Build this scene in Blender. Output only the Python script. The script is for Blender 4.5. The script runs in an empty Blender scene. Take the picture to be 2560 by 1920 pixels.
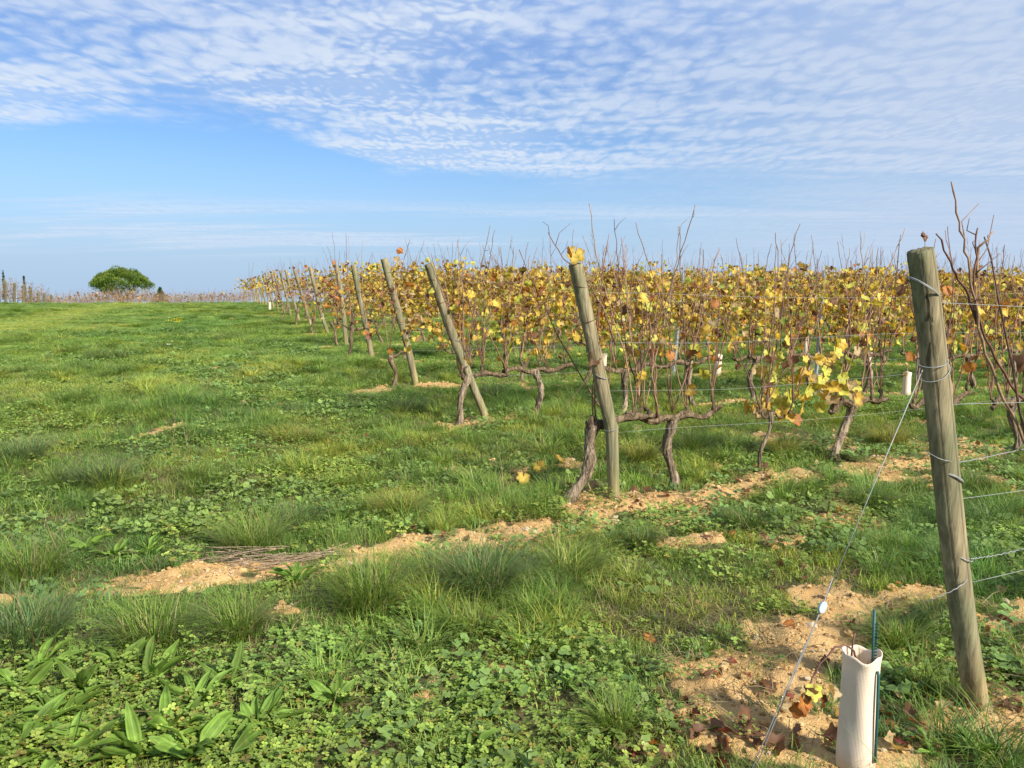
import bpy, math, random
import numpy as np
from mathutils import Vector, Matrix, Euler

R = math.radians
scene = bpy.context.scene
COL = scene.collection

# ------------------------------------------------------------------ camera
FPX, HZ, EYE = 1923.0, 730.0, 1.40          # focal length and horizon in 2560 px, eye height
PITCH = math.atan((960 - HZ) / FPX)
cam_d = bpy.data.cameras.new('camera')
cam = bpy.data.objects.new('camera', cam_d); COL.objects.link(cam)
cam.location = (0, 0, EYE)
cam.rotation_euler = (R(90) - PITCH, 0, 0)
cam_d.sensor_width = 36
cam_d.lens = 36 * FPX / 2560
cam_d.clip_start, cam_d.clip_end = 0.05, 3000
scene.camera = cam

# ------------------------------------------------------------------ sun, sky, exposure
SUN_EL, SUN_AZ = 35.0, 137.0                 # azimuth clockwise from the viewing direction
sd = Vector((math.sin(R(SUN_AZ)) * math.cos(R(SUN_EL)), math.cos(R(SUN_AZ)) * math.cos(R(SUN_EL)), math.sin(R(SUN_EL))))
sun_d = bpy.data.lights.new('sun', 'SUN')
sun_d.energy = 4.5; sun_d.angle = R(5.0); sun_d.color = (1.0, 0.93, 0.82)
sun = bpy.data.objects.new('sun', sun_d); COL.objects.link(sun)
sun.rotation_euler = sd.to_track_quat('Z', 'Y').to_euler()
sun.location = (8, -6, 12)
scene.view_settings.view_transform = 'Standard'
scene.view_settings.look = 'None'
scene.view_settings.gamma = 1
scene.view_settings.exposure = 0.98
scene.view_settings.use_curve_mapping = False
cy = scene.cycles
cy.max_bounces = 5; cy.diffuse_bounces = 3; cy.glossy_bounces = 2; cy.transmission_bounces = 3; cy.transparent_max_bounces = 4
cy.caustics_reflective = False; cy.caustics_refractive = False


class N:
    """small helper that writes node graphs as expressions"""
    def __init__(s, tree): s.t = tree
    def node(s, typ, **kw):
        n = s.t.nodes.new(typ)
        for k, v in kw.items(): setattr(n, k, v)
        return n
    def put(s, sock, v):
        if isinstance(v, bpy.types.NodeSocket): s.t.links.new(v, sock)
        elif isinstance(v, (tuple, list)) and len(v) == 3 and sock.type == 'RGBA': sock.default_value = (*v, 1)
        else: sock.default_value = v
    def m(s, op, a, b=0.0, c=None, clamp=False):
        n = s.node('ShaderNodeMath', operation=op, use_clamp=clamp)
        s.put(n.inputs[0], a); s.put(n.inputs[1], b)
        if c is not None: s.put(n.inputs[2], c)
        return n.outputs[0]
    def add(s, a, b): return s.m('ADD', a, b)
    def sub(s, a, b): return s.m('SUBTRACT', a, b)
    def mul(s, a, b): return s.m('MULTIPLY', a, b)
    def step(s, x, a, b, o0=0.0, o1=1.0):
        n = s.node('ShaderNodeMapRange', interpolation_type='SMOOTHSTEP')
        s.put(n.inputs['Value'], x); s.put(n.inputs['From Min'], a); s.put(n.inputs['From Max'], b)
        n.inputs['To Min'].default_value = o0; n.inputs['To Max'].default_value = o1
        return n.outputs['Result']
    def mix(s, f, a, b, blend='MIX'):
        n = s.node('ShaderNodeMix', data_type='RGBA', blend_type=blend)
        s.put(n.inputs[0], f); s.put(n.inputs[6], a); s.put(n.inputs[7], b)
        return n.outputs[2]
    def noise(s, vec, scale, detail=3, rough=.5, dist=0.0, dims='3D'):
        n = s.node('ShaderNodeTexNoise', noise_dimensions='2D' if getattr(s, 'flat', False) else dims)
        if vec is not None: s.put(n.inputs['Vector'], vec)
        n.inputs['Scale'].default_value = scale; n.inputs['Detail'].default_value = detail
        n.inputs['Roughness'].default_value = rough; n.inputs['Distortion'].default_value = dist
        return n.outputs[0]
    def vec(s, x, y, z=0.0):
        n = s.node('ShaderNodeCombineXYZ')
        s.put(n.inputs[0], x); s.put(n.inputs[1], y); s.put(n.inputs[2], z)
        return n.outputs[0]
    def mapping(s, vec, loc=(0, 0, 0), rot=(0, 0, 0), scale=(1, 1, 1)):
        n = s.node('ShaderNodeMapping')
        s.put(n.inputs[0], vec)
        n.inputs[1].default_value = loc; n.inputs[2].default_value = rot; n.inputs[3].default_value = scale
        return n.outputs[0]


SKY_STRENGTH, EXPOSURE = 0.075, 0.98
def _sky(*c): return tuple(q / (SKY_STRENGTH * 2 ** EXPOSURE) for q in c)     # picture brightness -> sky units
CLOUD_LO, CLOUD_HI, CLOUD_VEIL, CLOUD_HAZE = _sky(.58, .71, .92), _sky(.73, .82, .95), _sky(.52, .63, .83), _sky(.44, .60, .82)
SKY_MUL = (.66, .82, .99)


def build_world():
    w = bpy.data.worlds.new('World'); scene.world = w; w.use_nodes = True
    t = w.node_tree; t.nodes.clear(); n = N(t)
    n.flat = True; out = n.node('ShaderNodeOutputWorld'); bg = n.node('ShaderNodeBackground')
    t.links.new(bg.outputs[0], out.inputs[0])
    bg.inputs[1].default_value = SKY_STRENGTH
    w.cycles.sampling_method = 'MANUAL'; w.cycles.sample_map_resolution = 256
    sky = n.node('ShaderNodeTexSky', sky_type='NISHITA')
    sky.sun_disc = False; sky.sun_elevation = R(SUN_EL); sky.sun_rotation = R(SUN_AZ)
    sky.altitude = 200; sky.air_density = 1.0; sky.dust_density = 0.6; sky.ozone_density = 3.0
    d = n.node('ShaderNodeTexCoord').outputs['Generated']
    sx = n.node('ShaderNodeSeparateXYZ'); t.links.new(d, sx.inputs[0])
    X, Y, Z = sx.outputs
    zc = n.m('MAXIMUM', Z, 0.012)
    px, py = n.m('DIVIDE', X, zc), n.m('DIVIDE', Y, zc)      # where the ray meets a cloud sheet one unit up
    P = n.vec(px, py, 0)
    # --- puffs of the altocumulus sheet: rolls that break up into cells
    warp = n.node('ShaderNodeTexNoise'); n.put(warp.inputs['Vector'], P); warp.noise_dimensions = '2D'; warp.inputs['Scale'].default_value = 1.3; warp.inputs['Detail'].default_value = 3
    wv = n.node('ShaderNodeVectorMath', operation='MULTIPLY_ADD')
    n.put(wv.inputs[0], warp.outputs['Color']); wv.inputs[1].default_value = (.55, .55, 0); n.put(wv.inputs[2], P)
    w2 = n.node('ShaderNodeTexNoise', noise_dimensions='2D'); n.put(w2.inputs['Vector'], P); w2.inputs['Scale'].default_value = 5.5; w2.inputs['Detail'].default_value = 2
    wv2 = n.node('ShaderNodeVectorMath', operation='MULTIPLY_ADD')
    n.put(wv2.inputs[0], w2.outputs['Color']); wv2.inputs[1].default_value = (.16, .20, 0); n.put(wv2.inputs[2], wv.outputs[0])
    PW = wv2.outputs[0]
    zs = n.add(n.m('MAXIMUM', Z, 0.0), .07); PS = n.vec(n.m('DIVIDE', X, zs), n.m('DIVIDE', Y, zs), 0)
    big = n.noise(P, .45, 3, .5)
    rolls = n.noise(n.mapping(PW, rot=(0, 0, R(40.5)), scale=(.55, 2.6, 1)), 1.15, 2, .5)
    # the farther off, the more the thickness of the puffs fills their spacing
    ly = n.m('LOGARITHM', n.add(py, n.m('SQRT', n.add(n.mul(py, py), 1.0))), math.e)
    q0 = n.vec(n.mul(px, 11.0), n.mul(ly, 23.0), 0)
    wq = n.node('ShaderNodeTexNoise', noise_dimensions='2D'); n.put(wq.inputs['Vector'], q0); wq.inputs['Scale'].default_value = .45; wq.inputs['Detail'].default_value = 3
    wa = n.node('ShaderNodeVectorMath', operation='MULTIPLY_ADD'); n.put(wa.inputs[0], wq.outputs['Color']); wa.inputs[1].default_value = (1.6, 1.6, 0); n.put(wa.inputs[2], q0)
    Q = wa.outputs[0]
    def cells(sc):
        v = n.node('ShaderNodeTexVoronoi', feature='SMOOTH_F1', voronoi_dimensions='2D'); n.put(v.inputs['Vector'], n.mapping(Q, rot=(0, 0, R(25)), scale=(.85, 1.1, 1)))
        v.inputs['Smoothness'].default_value = .6
        v.inputs['Scale'].default_value = sc; v.inputs['Randomness'].default_value = .9
        return n.sub(1.0, n.mul(n.m('POWER', v.outputs['Distance'], 1.5), 1.5))
    c1, c2 = cells(1.0), cells(1.75)
    sel = n.step(big, .42, .60)
    pf = n.add(n.mul(c1, n.sub(1.0, sel)), n.mul(c2, sel))
    fine = n.sub(n.noise(Q, 1.6, 4, .6, .3), .5)
    cell = n.add(n.add(n.mul(pf, .66), n.mul(fine, .70)), n.mul(n.sub(rolls, .5), 1.7))
    dens = n.step(cell, -.38, .95)
    # --- where the sheet lies: an uneven far edge, closer on the left
    edge_n = n.sub(n.noise(P, 1.0, 5, .6), .5)
    edge = n.add(n.step(px, -1.65, -.85, 4.7, 6.9), n.mul(edge_n, 2.6))
    sheet = n.step(n.sub(edge, py), -.25, .75)
    cover = n.step(big, .30, .60, .70, 1.0)
    base = n.mul(n.step(big, .40, .64, .10, .48), sheet)
    a1 = n.m('MAXIMUM', n.mul(n.mul(dens, sheet), n.mul(cover, .96)), base)
    # --- thin veil that thickens to the right
    vx = n.step(n.add(n.m('DIVIDE', X, n.m('MAXIMUM', Y, .2)), n.mul(n.sub(n.noise(PS, 1.2, 3, .5), .5), .35)), -.02, .60)
    vn = n.noise(n.mapping(PS, rot=(0, 0, R(12)), scale=(.25, 1.0, 1)), .8, 4, .55)
    veil = n.mul(vx, n.mul(n.step(vn, .25, .72, .62, 1.0), .76))
    # --- low streaks far away
    ln = n.noise(n.mapping(PS, loc=(3.1, 1.7, 0), rot=(0, 0, R(-8)), scale=(.16, .75, 1)), 1.6, 5, .58)
    band = n.mul(n.step(Z, .035, .06), n.step(Z, .125, .085))
    low = n.mul(n.mul(n.step(ln, .46, .62), band), .55)
    hz = n.step(Z, .20, .0, 0, .95)
    al = n.sub(1.0, n.mul(n.mul(n.sub(1.0, a1), n.sub(1.0, veil)), n.sub(1.0, low)))
    shade = n.step(cell, .0, .75)
    cc = n.mix(shade, CLOUD_LO, CLOUD_HI)
    cc = n.mix(n.mul(veil, .9), cc, CLOUD_VEIL)
    skyc = n.mix(1.0, sky.outputs[0], SKY_MUL, 'MULTIPLY')
    skyc = n.mix(n.step(Z, .16, .36, 0, .75), skyc, _sky(.25, .43, .86))
    skyc = n.mix(hz, skyc, CLOUD_HAZE)
    n.put(bg.inputs[0], n.mix(al, skyc, cc))

build_world()

# ------------------------------------------------------------------ helpers: numbers
AZ = R(67.0)                                   # the vine rows run 67 degrees to the right of the view
U = np.array([math.sin(AZ), math.cos(AZ)])     # along a row
V_ = np.array([-math.cos(AZ), math.sin(AZ)])   # from row to row
ROW_ROT = math.pi / 2 - AZ


def rs(r, s):
    p = r * U + s * V_
    return p[0], p[1]


def _hash(ix, iy, seed):
    n = (ix.astype(np.int64) * 374761393 + iy.astype(np.int64) * 668265263 + seed * 1442695041) & 0x7fffffff
    n = ((n ^ (n >> 13)) * 1274126177) & 0x7fffffff
    return ((n ^ (n >> 16)) & 0xffff) / 65535.0


def vnoise(x, y, scale=1.0, seed=0, octaves=3):
    x = np.asarray(x, float) * scale; y = np.asarray(y, float) * scale
    tot = 0.0; amp = 1.0; nrm = 0.0
    for o in range(octaves):
        ix, iy = np.floor(x), np.floor(y); fx, fy = x - ix, y - iy
        fx = fx * fx * (3 - 2 * fx); fy = fy * fy * (3 - 2 * fy)
        a = _hash(ix, iy, seed + o); b = _hash(ix + 1, iy, seed + o)
        c = _hash(ix, iy + 1, seed + o); d = _hash(ix + 1, iy + 1, seed + o)
        tot = tot + amp * ((a * (1 - fx) + b * fx) * (1 - fy) + (c * (1 - fx) + d * fx) * fy)
        nrm += amp; amp *= .5; x = x * 2.03 + 17.1; y = y * 2.03 + 5.3
    return tot / nrm


def sstep(x, a, b):
    t = np.clip((np.asarray(x, float) - a) / (b - a), 0, 1)
    return t * t * (3 - 2 * t)


# ------------------------------------------------------------------ terrain
ZS = np.array([[-400, -14], [-60, -1.5], [-10, -.12], [0, -.02], [1.6, 0], [4.3, .02], [6.9, .12], [9.15, .22], [12, .31], [14.7, .38],
               [17.8, .44], [21, .50], [24, .57], [27, .63], [34, .71], [42, .74], [50, .73], [58, .56], [70, .25], [90, -.8],
               [125, -3.0], [300, -14], [900, -40]])
# end posts: (r, s, lean)
ROWS = [(2.40, 1.64, .41), (2.54, 4.27, .30), (2.66, 6.92, .56), (2.59, 9.15, .36), (2.72, 12.06, .27), (2.83, 14.72, .15),
        (2.99, 17.8, .37), (3.10, 21.03, .38), (3.19, 24.12, .33), (3.31, 26.96, .28), (3.4, 29.7, .30), (3.5, 32.4, .22),
        (3.6, 35.1, .3), (3.7, 37.8, .25), (3.8, 40.5, .3), (3.9, 43.2, .2), (4.0, 45.9, .28), (4.1, 48.6, .2), (4.2, 51.3, .2), (4.3, 54.0, .2)]
ROW_S = np.array([q[1] for q in ROWS])


def base_z(x, y):
    s = np.asarray(x) * V_[0] + np.asarray(y) * V_[1]
    return np.interp(s - .9, ZS[:, 0], ZS[:, 1]) * .25 + np.interp(s, ZS[:, 0], ZS[:, 1]) * .5 + np.interp(s + .9, ZS[:, 0], ZS[:, 1]) * .25


def ray_dir(X, Y):
    cx, cy = (X - 1280) / FPX, (960 - Y) / FPX
    return np.array([cx, cy * math.sin(PITCH) + math.cos(PITCH), cy * math.cos(PITCH) - math.sin(PITCH)])


K = 2560 / 2212.0


def at(X, Y):
    """ground point seen at a spot of the photograph (2212 px wide copy)"""
    d = ray_dir(X * K, Y * K); t = .5
    while t < 200:
        p = np.array([0, 0, EYE]) + d * t
        if p[2] < float(base_z(p[0], p[1])): break
        t *= 1.004
    return p


def at_depth(X, Y, depth):
    d = ray_dir(X * K, Y * K)
    return np.array([0, 0, EYE]) + d * depth / d[1]


# bare-soil patches: (px, py, radius across the view, radius along it)
SOIL = [(300, 1250, .42, .16), (420, 1262, .36, .14), (560, 1215, .34, .13), (640, 1240, .3, .12), (860, 1195, .35, .13), (960, 1178, .4, .16),
        (1090, 1165, .45, .2), (1220, 1140, .45, .2), (1330, 1100, .5, .2), (1420, 1095, .42, .18), (1560, 1060, .5, .18), (1700, 1040, .5, .2),
        (1850, 1025, .5, .2), (1980, 1010, .55, .22), (1560, 1480, .22, .28), (1620, 1545, .22, .2), (1540, 1560, .16, .16), (1840, 1290, .26, .26),
        (1780, 1400, .2, .3), (1950, 1285, .3, .14), (2110, 1540, .28, .18), (2180, 1500, .25, .25), (2150, 1610, .3, .16), (1990, 1625, .25, .12), (1740, 1480, .14, .14),
        (830, 848, .3, .12), (920, 842, .3, .12), (1200, 835, .4, .14), (600, 965, .3, .08), (700, 965, .35, .10), (370, 930, .12, .1),
        (1250, 1010, .3, .14), (1500, 1120, .4, .12), (620, 1330, .12, .1), (1480, 1170, .35, .12)]
SOIL_W = []
for (a, b, c, d) in SOIL:
    q = at(a, b); SOIL_W.append((q[0], q[1], c, d))


def soil_mask(x, y):
    x = np.asarray(x, float); y = np.asarray(y, float)
    r = x * U[0] + y * U[1]; s = x * V_[0] + y * V_[1]
    n1 = vnoise(x, y, 2.2, 11, 3); n2 = vnoise(x, y, 7.0, 12, 2)
    m = np.zeros_like(x)
    for (cx, cy, a, b) in SOIL_W:
        dr = ((x - cx) * U[0] + (y - cy) * U[1]) / (a * 1.15); ds = ((x - cx) * V_[0] + (y - cy) * V_[1]) / (b * 1.15)
        m = np.maximum(m, 1.38 - np.sqrt(dr * dr + ds * ds) * 1.0)
    k = np.argmin(np.abs(s[..., None] - ROW_S), axis=-1)
    near = 1 - np.abs(s - ROW_S[k]) / .42
    m = np.maximum(m, np.where(r > 2.1, near * 1.0 - .22, -1))
    m = np.maximum(m, np.where((r > 2.9) & (s < 5.6), .40, -1))
    m = m + (n1 - .5) * 1.35 + (n2 - .5) * 1.0 + (vnoise(x, y, 19.0, 13, 2) - .5) * .5
    return sstep(m, .34, .86)


def height(x, y):
    x = np.asarray(x, float); y = np.asarray(y, float)
    dist = np.sqrt(x * x + y * y)
    z = base_z(x, y)
    z = z + (vnoise(x, y, .7, 3, 2) - .5) * .07 * np.clip(dist / 4, .5, 2.0) + (vnoise(x, y, 2.6, 4, 2) - .5) * .035
    m = soil_mask(x, y)
    near = np.clip(1.4 - dist / 14, 0, 1)
    z = z + m * near * (.012 + (vnoise(x, y, 7, 7, 3) - .42) * .085 + (vnoise(x, y, 24, 8, 2) - .5) * .03)
    return z


def hz1(x, y): return float(height(np.array([x]), np.array([y]))[0])


# ------------------------------------------------------------------ helpers: meshes
class MB:
    def __init__(s): s.v = []; s.f3 = []; s.f4 = []; s.c = []; s.n = 0
    def add(s, v, f3=None, f4=None, col=(1, 1, 1)):
        v = np.asarray(v, float)
        if f3 is not None and len(f3): s.f3.append(np.asarray(f3, int) + s.n)
        if f4 is not None and len(f4): s.f4.append(np.asarray(f4, int) + s.n)
        s.v.append(v); s.n += len(v)
        c = np.asarray(col, float)
        s.c.append(np.broadcast_to(c, (len(v), 3)).copy() if c.ndim == 1 else c)
        return s
    def tube(s, path, rad, sides=6, col=(1, 1, 1), cap=True, rough=0.0, rng=None, gnarl=0.0):
        path = np.asarray(path, float); n = len(path)
        rad = np.broadcast_to(np.asarray(rad, float), (n,))
        tan = np.gradient(path, axis=0); tan /= np.linalg.norm(tan, axis=1)[:, None] + 1e-9
        ref = np.array([1., 0, 0]) if abs(tan[0][0]) < .8 else np.array([0, 1., 0])
        a = np.zeros((n, 3)); b = np.zeros((n, 3))
        for i in range(n):
            ref = ref - tan[i] * (ref @ tan[i]); ref /= np.linalg.norm(ref) + 1e-9
            a[i] = ref; b[i] = np.cross(tan[i], ref)
        th = np.arange(sides) * 2 * math.pi / sides
        rr = rad[:, None] * np.ones((1, sides))
        if rough and rng is not None: rr = rr * (1 + rough * rng.uniform(-1, 1, rr.shape))
        if gnarl:
            o = rng.uniform(0, 50); L = np.concatenate([[0], np.cumsum(np.linalg.norm(np.diff(path, axis=0), axis=1))])[:, None]
            q = th[None, :] + L * rng.uniform(-5, 5)
            n1 = vnoise(np.cos(q) * 1.5 + o, np.sin(q) * 1.5 + L * 7, 1, 5, 2) - .5
            n2 = np.abs(np.sin(q * 3.5 + 4 * vnoise(np.cos(q) + o, np.sin(q) + L * 9, 1.5, 6, 2)))
            n3 = vnoise(np.cos(q) * 6 + o, np.sin(q) * 6 + L * 22, 1, 9, 1) - .5
            rr = rr * (1 + gnarl * (1.1 * n1 + .55 * (n2 - .6) + .7 * n3))
        v = path[:, None, :] + rr[..., None] * (np.cos(th)[None, :, None] * a[:, None, :] + np.sin(th)[None, :, None] * b[:, None, :])
        v = v.reshape(-1, 3)
        i = np.arange(n - 1)[:, None] * sides; j = np.arange(sides)[None, :]; j2 = (j + 1) % sides
        f4 = np.stack([i + j, i + j2, i + sides + j2, i + sides + j], -1).reshape(-1, 4)
        f3 = []
        if cap:
            k = len(v); v = np.vstack([v, path[0], path[-1]])
            for q in range(sides):
                f3.append((k, (q + 1) % sides, q)); f3.append((k + 1, (n - 1) * sides + q, (n - 1) * sides + (q + 1) % sides))
        return s.add(v, f3, f4, col)
    def mesh(s, name, mat=None, smooth=True):
        v = np.vstack(s.v); c = np.vstack(s.c)
        f3 = np.vstack(s.f3) if s.f3 else np.zeros((0, 3), int)
        f4 = np.vstack(s.f4) if s.f4 else np.zeros((0, 4), int)
        me = bpy.data.meshes.new(name)
        me.vertices.add(len(v)); me.vertices.foreach_set('co', v.astype(np.float32).ravel())
        li = np.concatenate([f3.ravel(), f4.ravel()]).astype(np.int32)
        me.loops.add(len(li)); me.loops.foreach_set('vertex_index', li)
        st = np.concatenate([np.arange(len(f3)) * 3, len(f3) * 3 + np.arange(len(f4)) * 4]).astype(np.int32)
        me.polygons.add(len(st)); me.polygons.foreach_set('loop_start', st)
        me.polygons.foreach_set('use_smooth', np.full(len(st), smooth, dtype=bool))
        me.update(calc_edges=True)
        ca = me.color_attributes.new('Col', 'FLOAT_COLOR', 'POINT')
        ca.data.foreach_set('color', np.hstack([c, np.ones((len(c), 1))]).astype(np.float32).ravel())
        if mat is not None: me.materials.append(mat)
        return me
    def build(s, name, mat, parent=None, smooth=True, **kw):
        return link(name, s.mesh(name, mat, smooth), parent, **kw)


def link(name, data, parent=None, loc=None, rot=None, scale=None):
    o = bpy.data.objects.new(name, data); COL.objects.link(o)
    if parent is not None: o.parent = parent
    if loc is not None: o.location = loc
    if rot is not None: o.rotation_euler = rot
    if scale is not None: o.scale = (scale,) * 3 if not isinstance(scale, (tuple, list)) else scale
    return o


def tag(o, label, cat, group=None, kind=None):
    o['label'] = label
    if cat: o['category'] = cat
    if group: o['group'] = group
    if kind: o['kind'] = kind
    return o


def thing(name, label, cat, loc=(0, 0, 0), rotz=0.0, group=None):
    o = link(name, None, None, loc, (0, 0, rotz)); o.empty_display_size = .1
    return tag(o, label, cat, group)


def struct(o): o['kind'] = 'structure'; return o


def rotm(rx, ry, rz): return np.array(Euler((rx, ry, rz)).to_matrix())


# ------------------------------------------------------------------ materials
def new_mat(name):
    m = bpy.data.materials.new(name); m.use_nodes = True
    t = m.node_tree; t.nodes.clear(); n = N(t)
    out = n.node('ShaderNodeOutputMaterial')
    return m, t, n, out


def principled(n, out, col, rough=.7, spec=.3, bump=None, strength=.4, dist=.01, metal=0.0):
    p = n.node('ShaderNodeBsdfPrincipled')
    n.put(p.inputs['Base Color'], col); n.put(p.inputs['Roughness'], rough)
    p.inputs['Specular IOR Level'].default_value = spec; p.inputs['Metallic'].default_value = metal
    if bump is not None:
        b = n.node('ShaderNodeBump'); b.inputs['Strength'].default_value = strength; b.inputs['Distance'].default_value = dist
        n.put(b.inputs['Height'], bump); n.t.links.new(b.outputs[0], p.inputs['Normal'])
    n.t.links.new(p.outputs[0], out.inputs[0])
    return p


def mat_leafy(name, trans=.35, rough=.5, spec=.35, tint=False, tcol=(1.1, 1.05, .55), blotch=0.0):
    """foliage: vertex colour (times the colour carried by each plant), part of the light passes through"""
    m, t, n, out = new_mat(name)
    a = n.node('ShaderNodeAttribute', attribute_name='Col')
    col = a.outputs['Color']
    if tint:
        b = n.node('ShaderNodeAttribute', attribute_name='tint', attribute_type='INSTANCER')
        col = n.mix(1.0, col, b.outputs['Color'], 'MULTIPLY')
    if blotch:
        pos = n.node('ShaderNodeNewGeometry').outputs['Position']
        f = n.step(n.noise(pos, 55, 3, .6), .54, .70, 0, blotch)
        col = n.mix(f, col, (.17, .075, .025))
        f2 = n.step(n.noise(pos, 23, 2, .5), .35, .7, .78, 1.15)
        col = n.mix(1.0, col, n.vec(f2, f2, f2), 'MULTIPLY')
    p = n.node('ShaderNodeBsdfPrincipled')
    n.put(p.inputs['Base Color'], col); p.inputs['Roughness'].default_value = rough
    p.inputs['Specular IOR Level'].default_value = spec
    tr = n.node('ShaderNodeBsdfTranslucent')
    n.put(tr.inputs['Color'], n.mix(1.0, col, tcol, 'MULTIPLY'))
    mx = n.node('ShaderNodeMixShader'); mx.inputs[0].default_value = trans
    t.links.new(p.outputs[0], mx.inputs[1]); t.links.new(tr.outputs[0], mx.inputs[2])
    t.links.new(mx.outputs[0], out.inputs[0])
    return m


def mat_vcol(name, rough=.8, spec=.2, nscale=60, amount=.35, bump=.3, dist=.004):
    m, t, n, out = new_mat(name)
    a = n.node('ShaderNodeAttribute', attribute_name='Col')
    pos = n.node('ShaderNodeTexCoord').outputs['Object']
    f = n.noise(pos, nscale, 4, .6)
    k = n.step(f, .25, .75, 1 - amount, 1 + amount)
    principled(n, out, n.mix(1.0, a.outputs['Color'], n.vec(k, k, k), 'MULTIPLY'), rough, spec, f, bump, dist)
    return m


def mat_wood():
    m, t, n, out = new_mat('weathered_post_wood')
    oc = n.node('ShaderNodeTexCoord').outputs['Object']
    oi = n.node('ShaderNodeObjectInfo')
    a = n.node('ShaderNodeAttribute', attribute_name='Col').outputs['Color']
    sh = n.node('ShaderNodeVectorMath', operation='ADD'); n.put(sh.inputs[0], oc)
    n.put(sh.inputs[1], n.vec(n.mul(oi.outputs['Random'], 31.0), n.mul(oi.outputs['Random'], 17.0), 0))
    p = sh.outputs[0]
    grain = n.noise(n.mapping(p, scale=(70, 70, 2.6)), 1.0, 5, .6, .6)
    streak = n.noise(n.mapping(p, scale=(22, 22, .9)), 1.0, 3, .5, .3)
    blot = n.noise(n.mapping(p, scale=(5, 5, 2.6)), 1.0, 4, .6)
    crack = n.step(n.noise(n.mapping(p, scale=(46, 46, 1.1)), 1.0, 2, .5, .8), .685, .73)
    c = n.mix(n.step(streak, .3, .7), (.165, .14, .082), (.315, .265, .16))
    c = n.mix(n.step(blot, .42, .66, 0, .65), c, (.15, .165, .088))
    c = n.mix(n.step(blot, .40, .25, 0, .5), c, (.31, .24, .13))
    g = n.step(grain, .25, .8, .58, 1.28)
    c = n.mix(1.0, c, n.vec(g, g, g), 'MULTIPLY')
    c = n.mix(n.mul(crack, .75), c, (.06, .05, .03))
    c = n.mix(1.0, c, a, 'MULTIPLY')
    h = n.sub(n.mul(grain, .5), n.mul(crack, .9))
    principled(n, out, c, .88, .15, h, .8, .008)
    return m


def mat_bark():
    m, t, n, out = new_mat('vine_bark')
    oc = n.node('ShaderNodeTexCoord').outputs['Object']
    f = n.noise(n.mapping(oc, scale=(42, 42, 8)), 1.0, 6, .72, 1.8)
    g = n.noise(oc, 9, 3, .5)
    c = n.mix(n.step(f, .32, .68), (.036, .025, .017), (.27, .205, .14))
    c = n.mix(n.step(n.noise(n.mapping(oc, scale=(30, 30, 5)), 1.0, 4, .6, 1.0), .5, .62, 0, .7), c, (.40, .315, .215))
    c = n.mix(n.step(f, .42, .30, 0, .9), c, (.03, .022, .016))
    c = n.mix(n.step(g, .5, .7, 0, .35), c, (.15, .15, .085))
    a = n.node('ShaderNodeAttribute', attribute_name='Col').outputs['Color']
    principled(n, out, n.mix(1.0, c, a, 'MULTIPLY'), .9, .15, f, .9, .012)
    return m


def mat_ground():
    m, t, n, out = new_mat('vineyard_soil')
    pos = n.node('ShaderNodeNewGeometry').outputs['Position']
    sm = n.node('ShaderNodeAttribute', attribute_name='soil').outputs['Fac']
    far = n.node('ShaderNodeAttribute', attribute_name='far').outputs['Fac']
    f1 = n.noise(pos, 6, 5, .6); f2 = n.noise(pos, 45, 4, .6); f3 = n.noise(pos, 160, 3, .6)
    soil = n.mix(n.step(f1, .3, .7), (.40, .245, .098), (.53, .35, .155))
    soil = n.mix(n.step(f2, .55, .75, 0, .55), soil, (.58, .41, .20))
    soil = n.mix(n.step(f2, .45, .25, 0, .6), soil, (.22, .125, .052))
    litter = n.mix(n.step(f2, .3, .7), (.05, .045, .022), (.15, .115, .06))
    litter = n.mix(n.step(f1, .4, .75, 0, .7), litter, (.055, .075, .02))
    green = n.mix(n.step(n.noise(pos, 1.4, 4, .6), .3, .7), (.11, .18, .03), (.20, .27, .055))
    under = n.mix(far, litter, green)
    k = n.step(n.add(sm, n.mul(n.sub(f2, .5), .5)), .35, .62)
    principled(n, out, n.mix(k, under, soil), .95, .1, n.add(n.mul(f2, .6), n.mul(f3, .4)), .8, .02)
    return m


def mat_plain(name, col, rough=.6, spec=.3, metal=0.0, nscale=40, amt=.15):
    m, t, n, out = new_mat(name)
    oc = n.node('ShaderNodeTexCoord').outputs['Object']
    f = n.noise(oc, nscale, 3, .5); k = n.step(f, .25, .75, 1 - amt, 1 + amt)
    principled(n, out, n.mix(1.0, col, n.vec(k, k, k), 'MULTIPLY'), rough, spec, f, .2, .002, metal)
    return m


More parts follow.
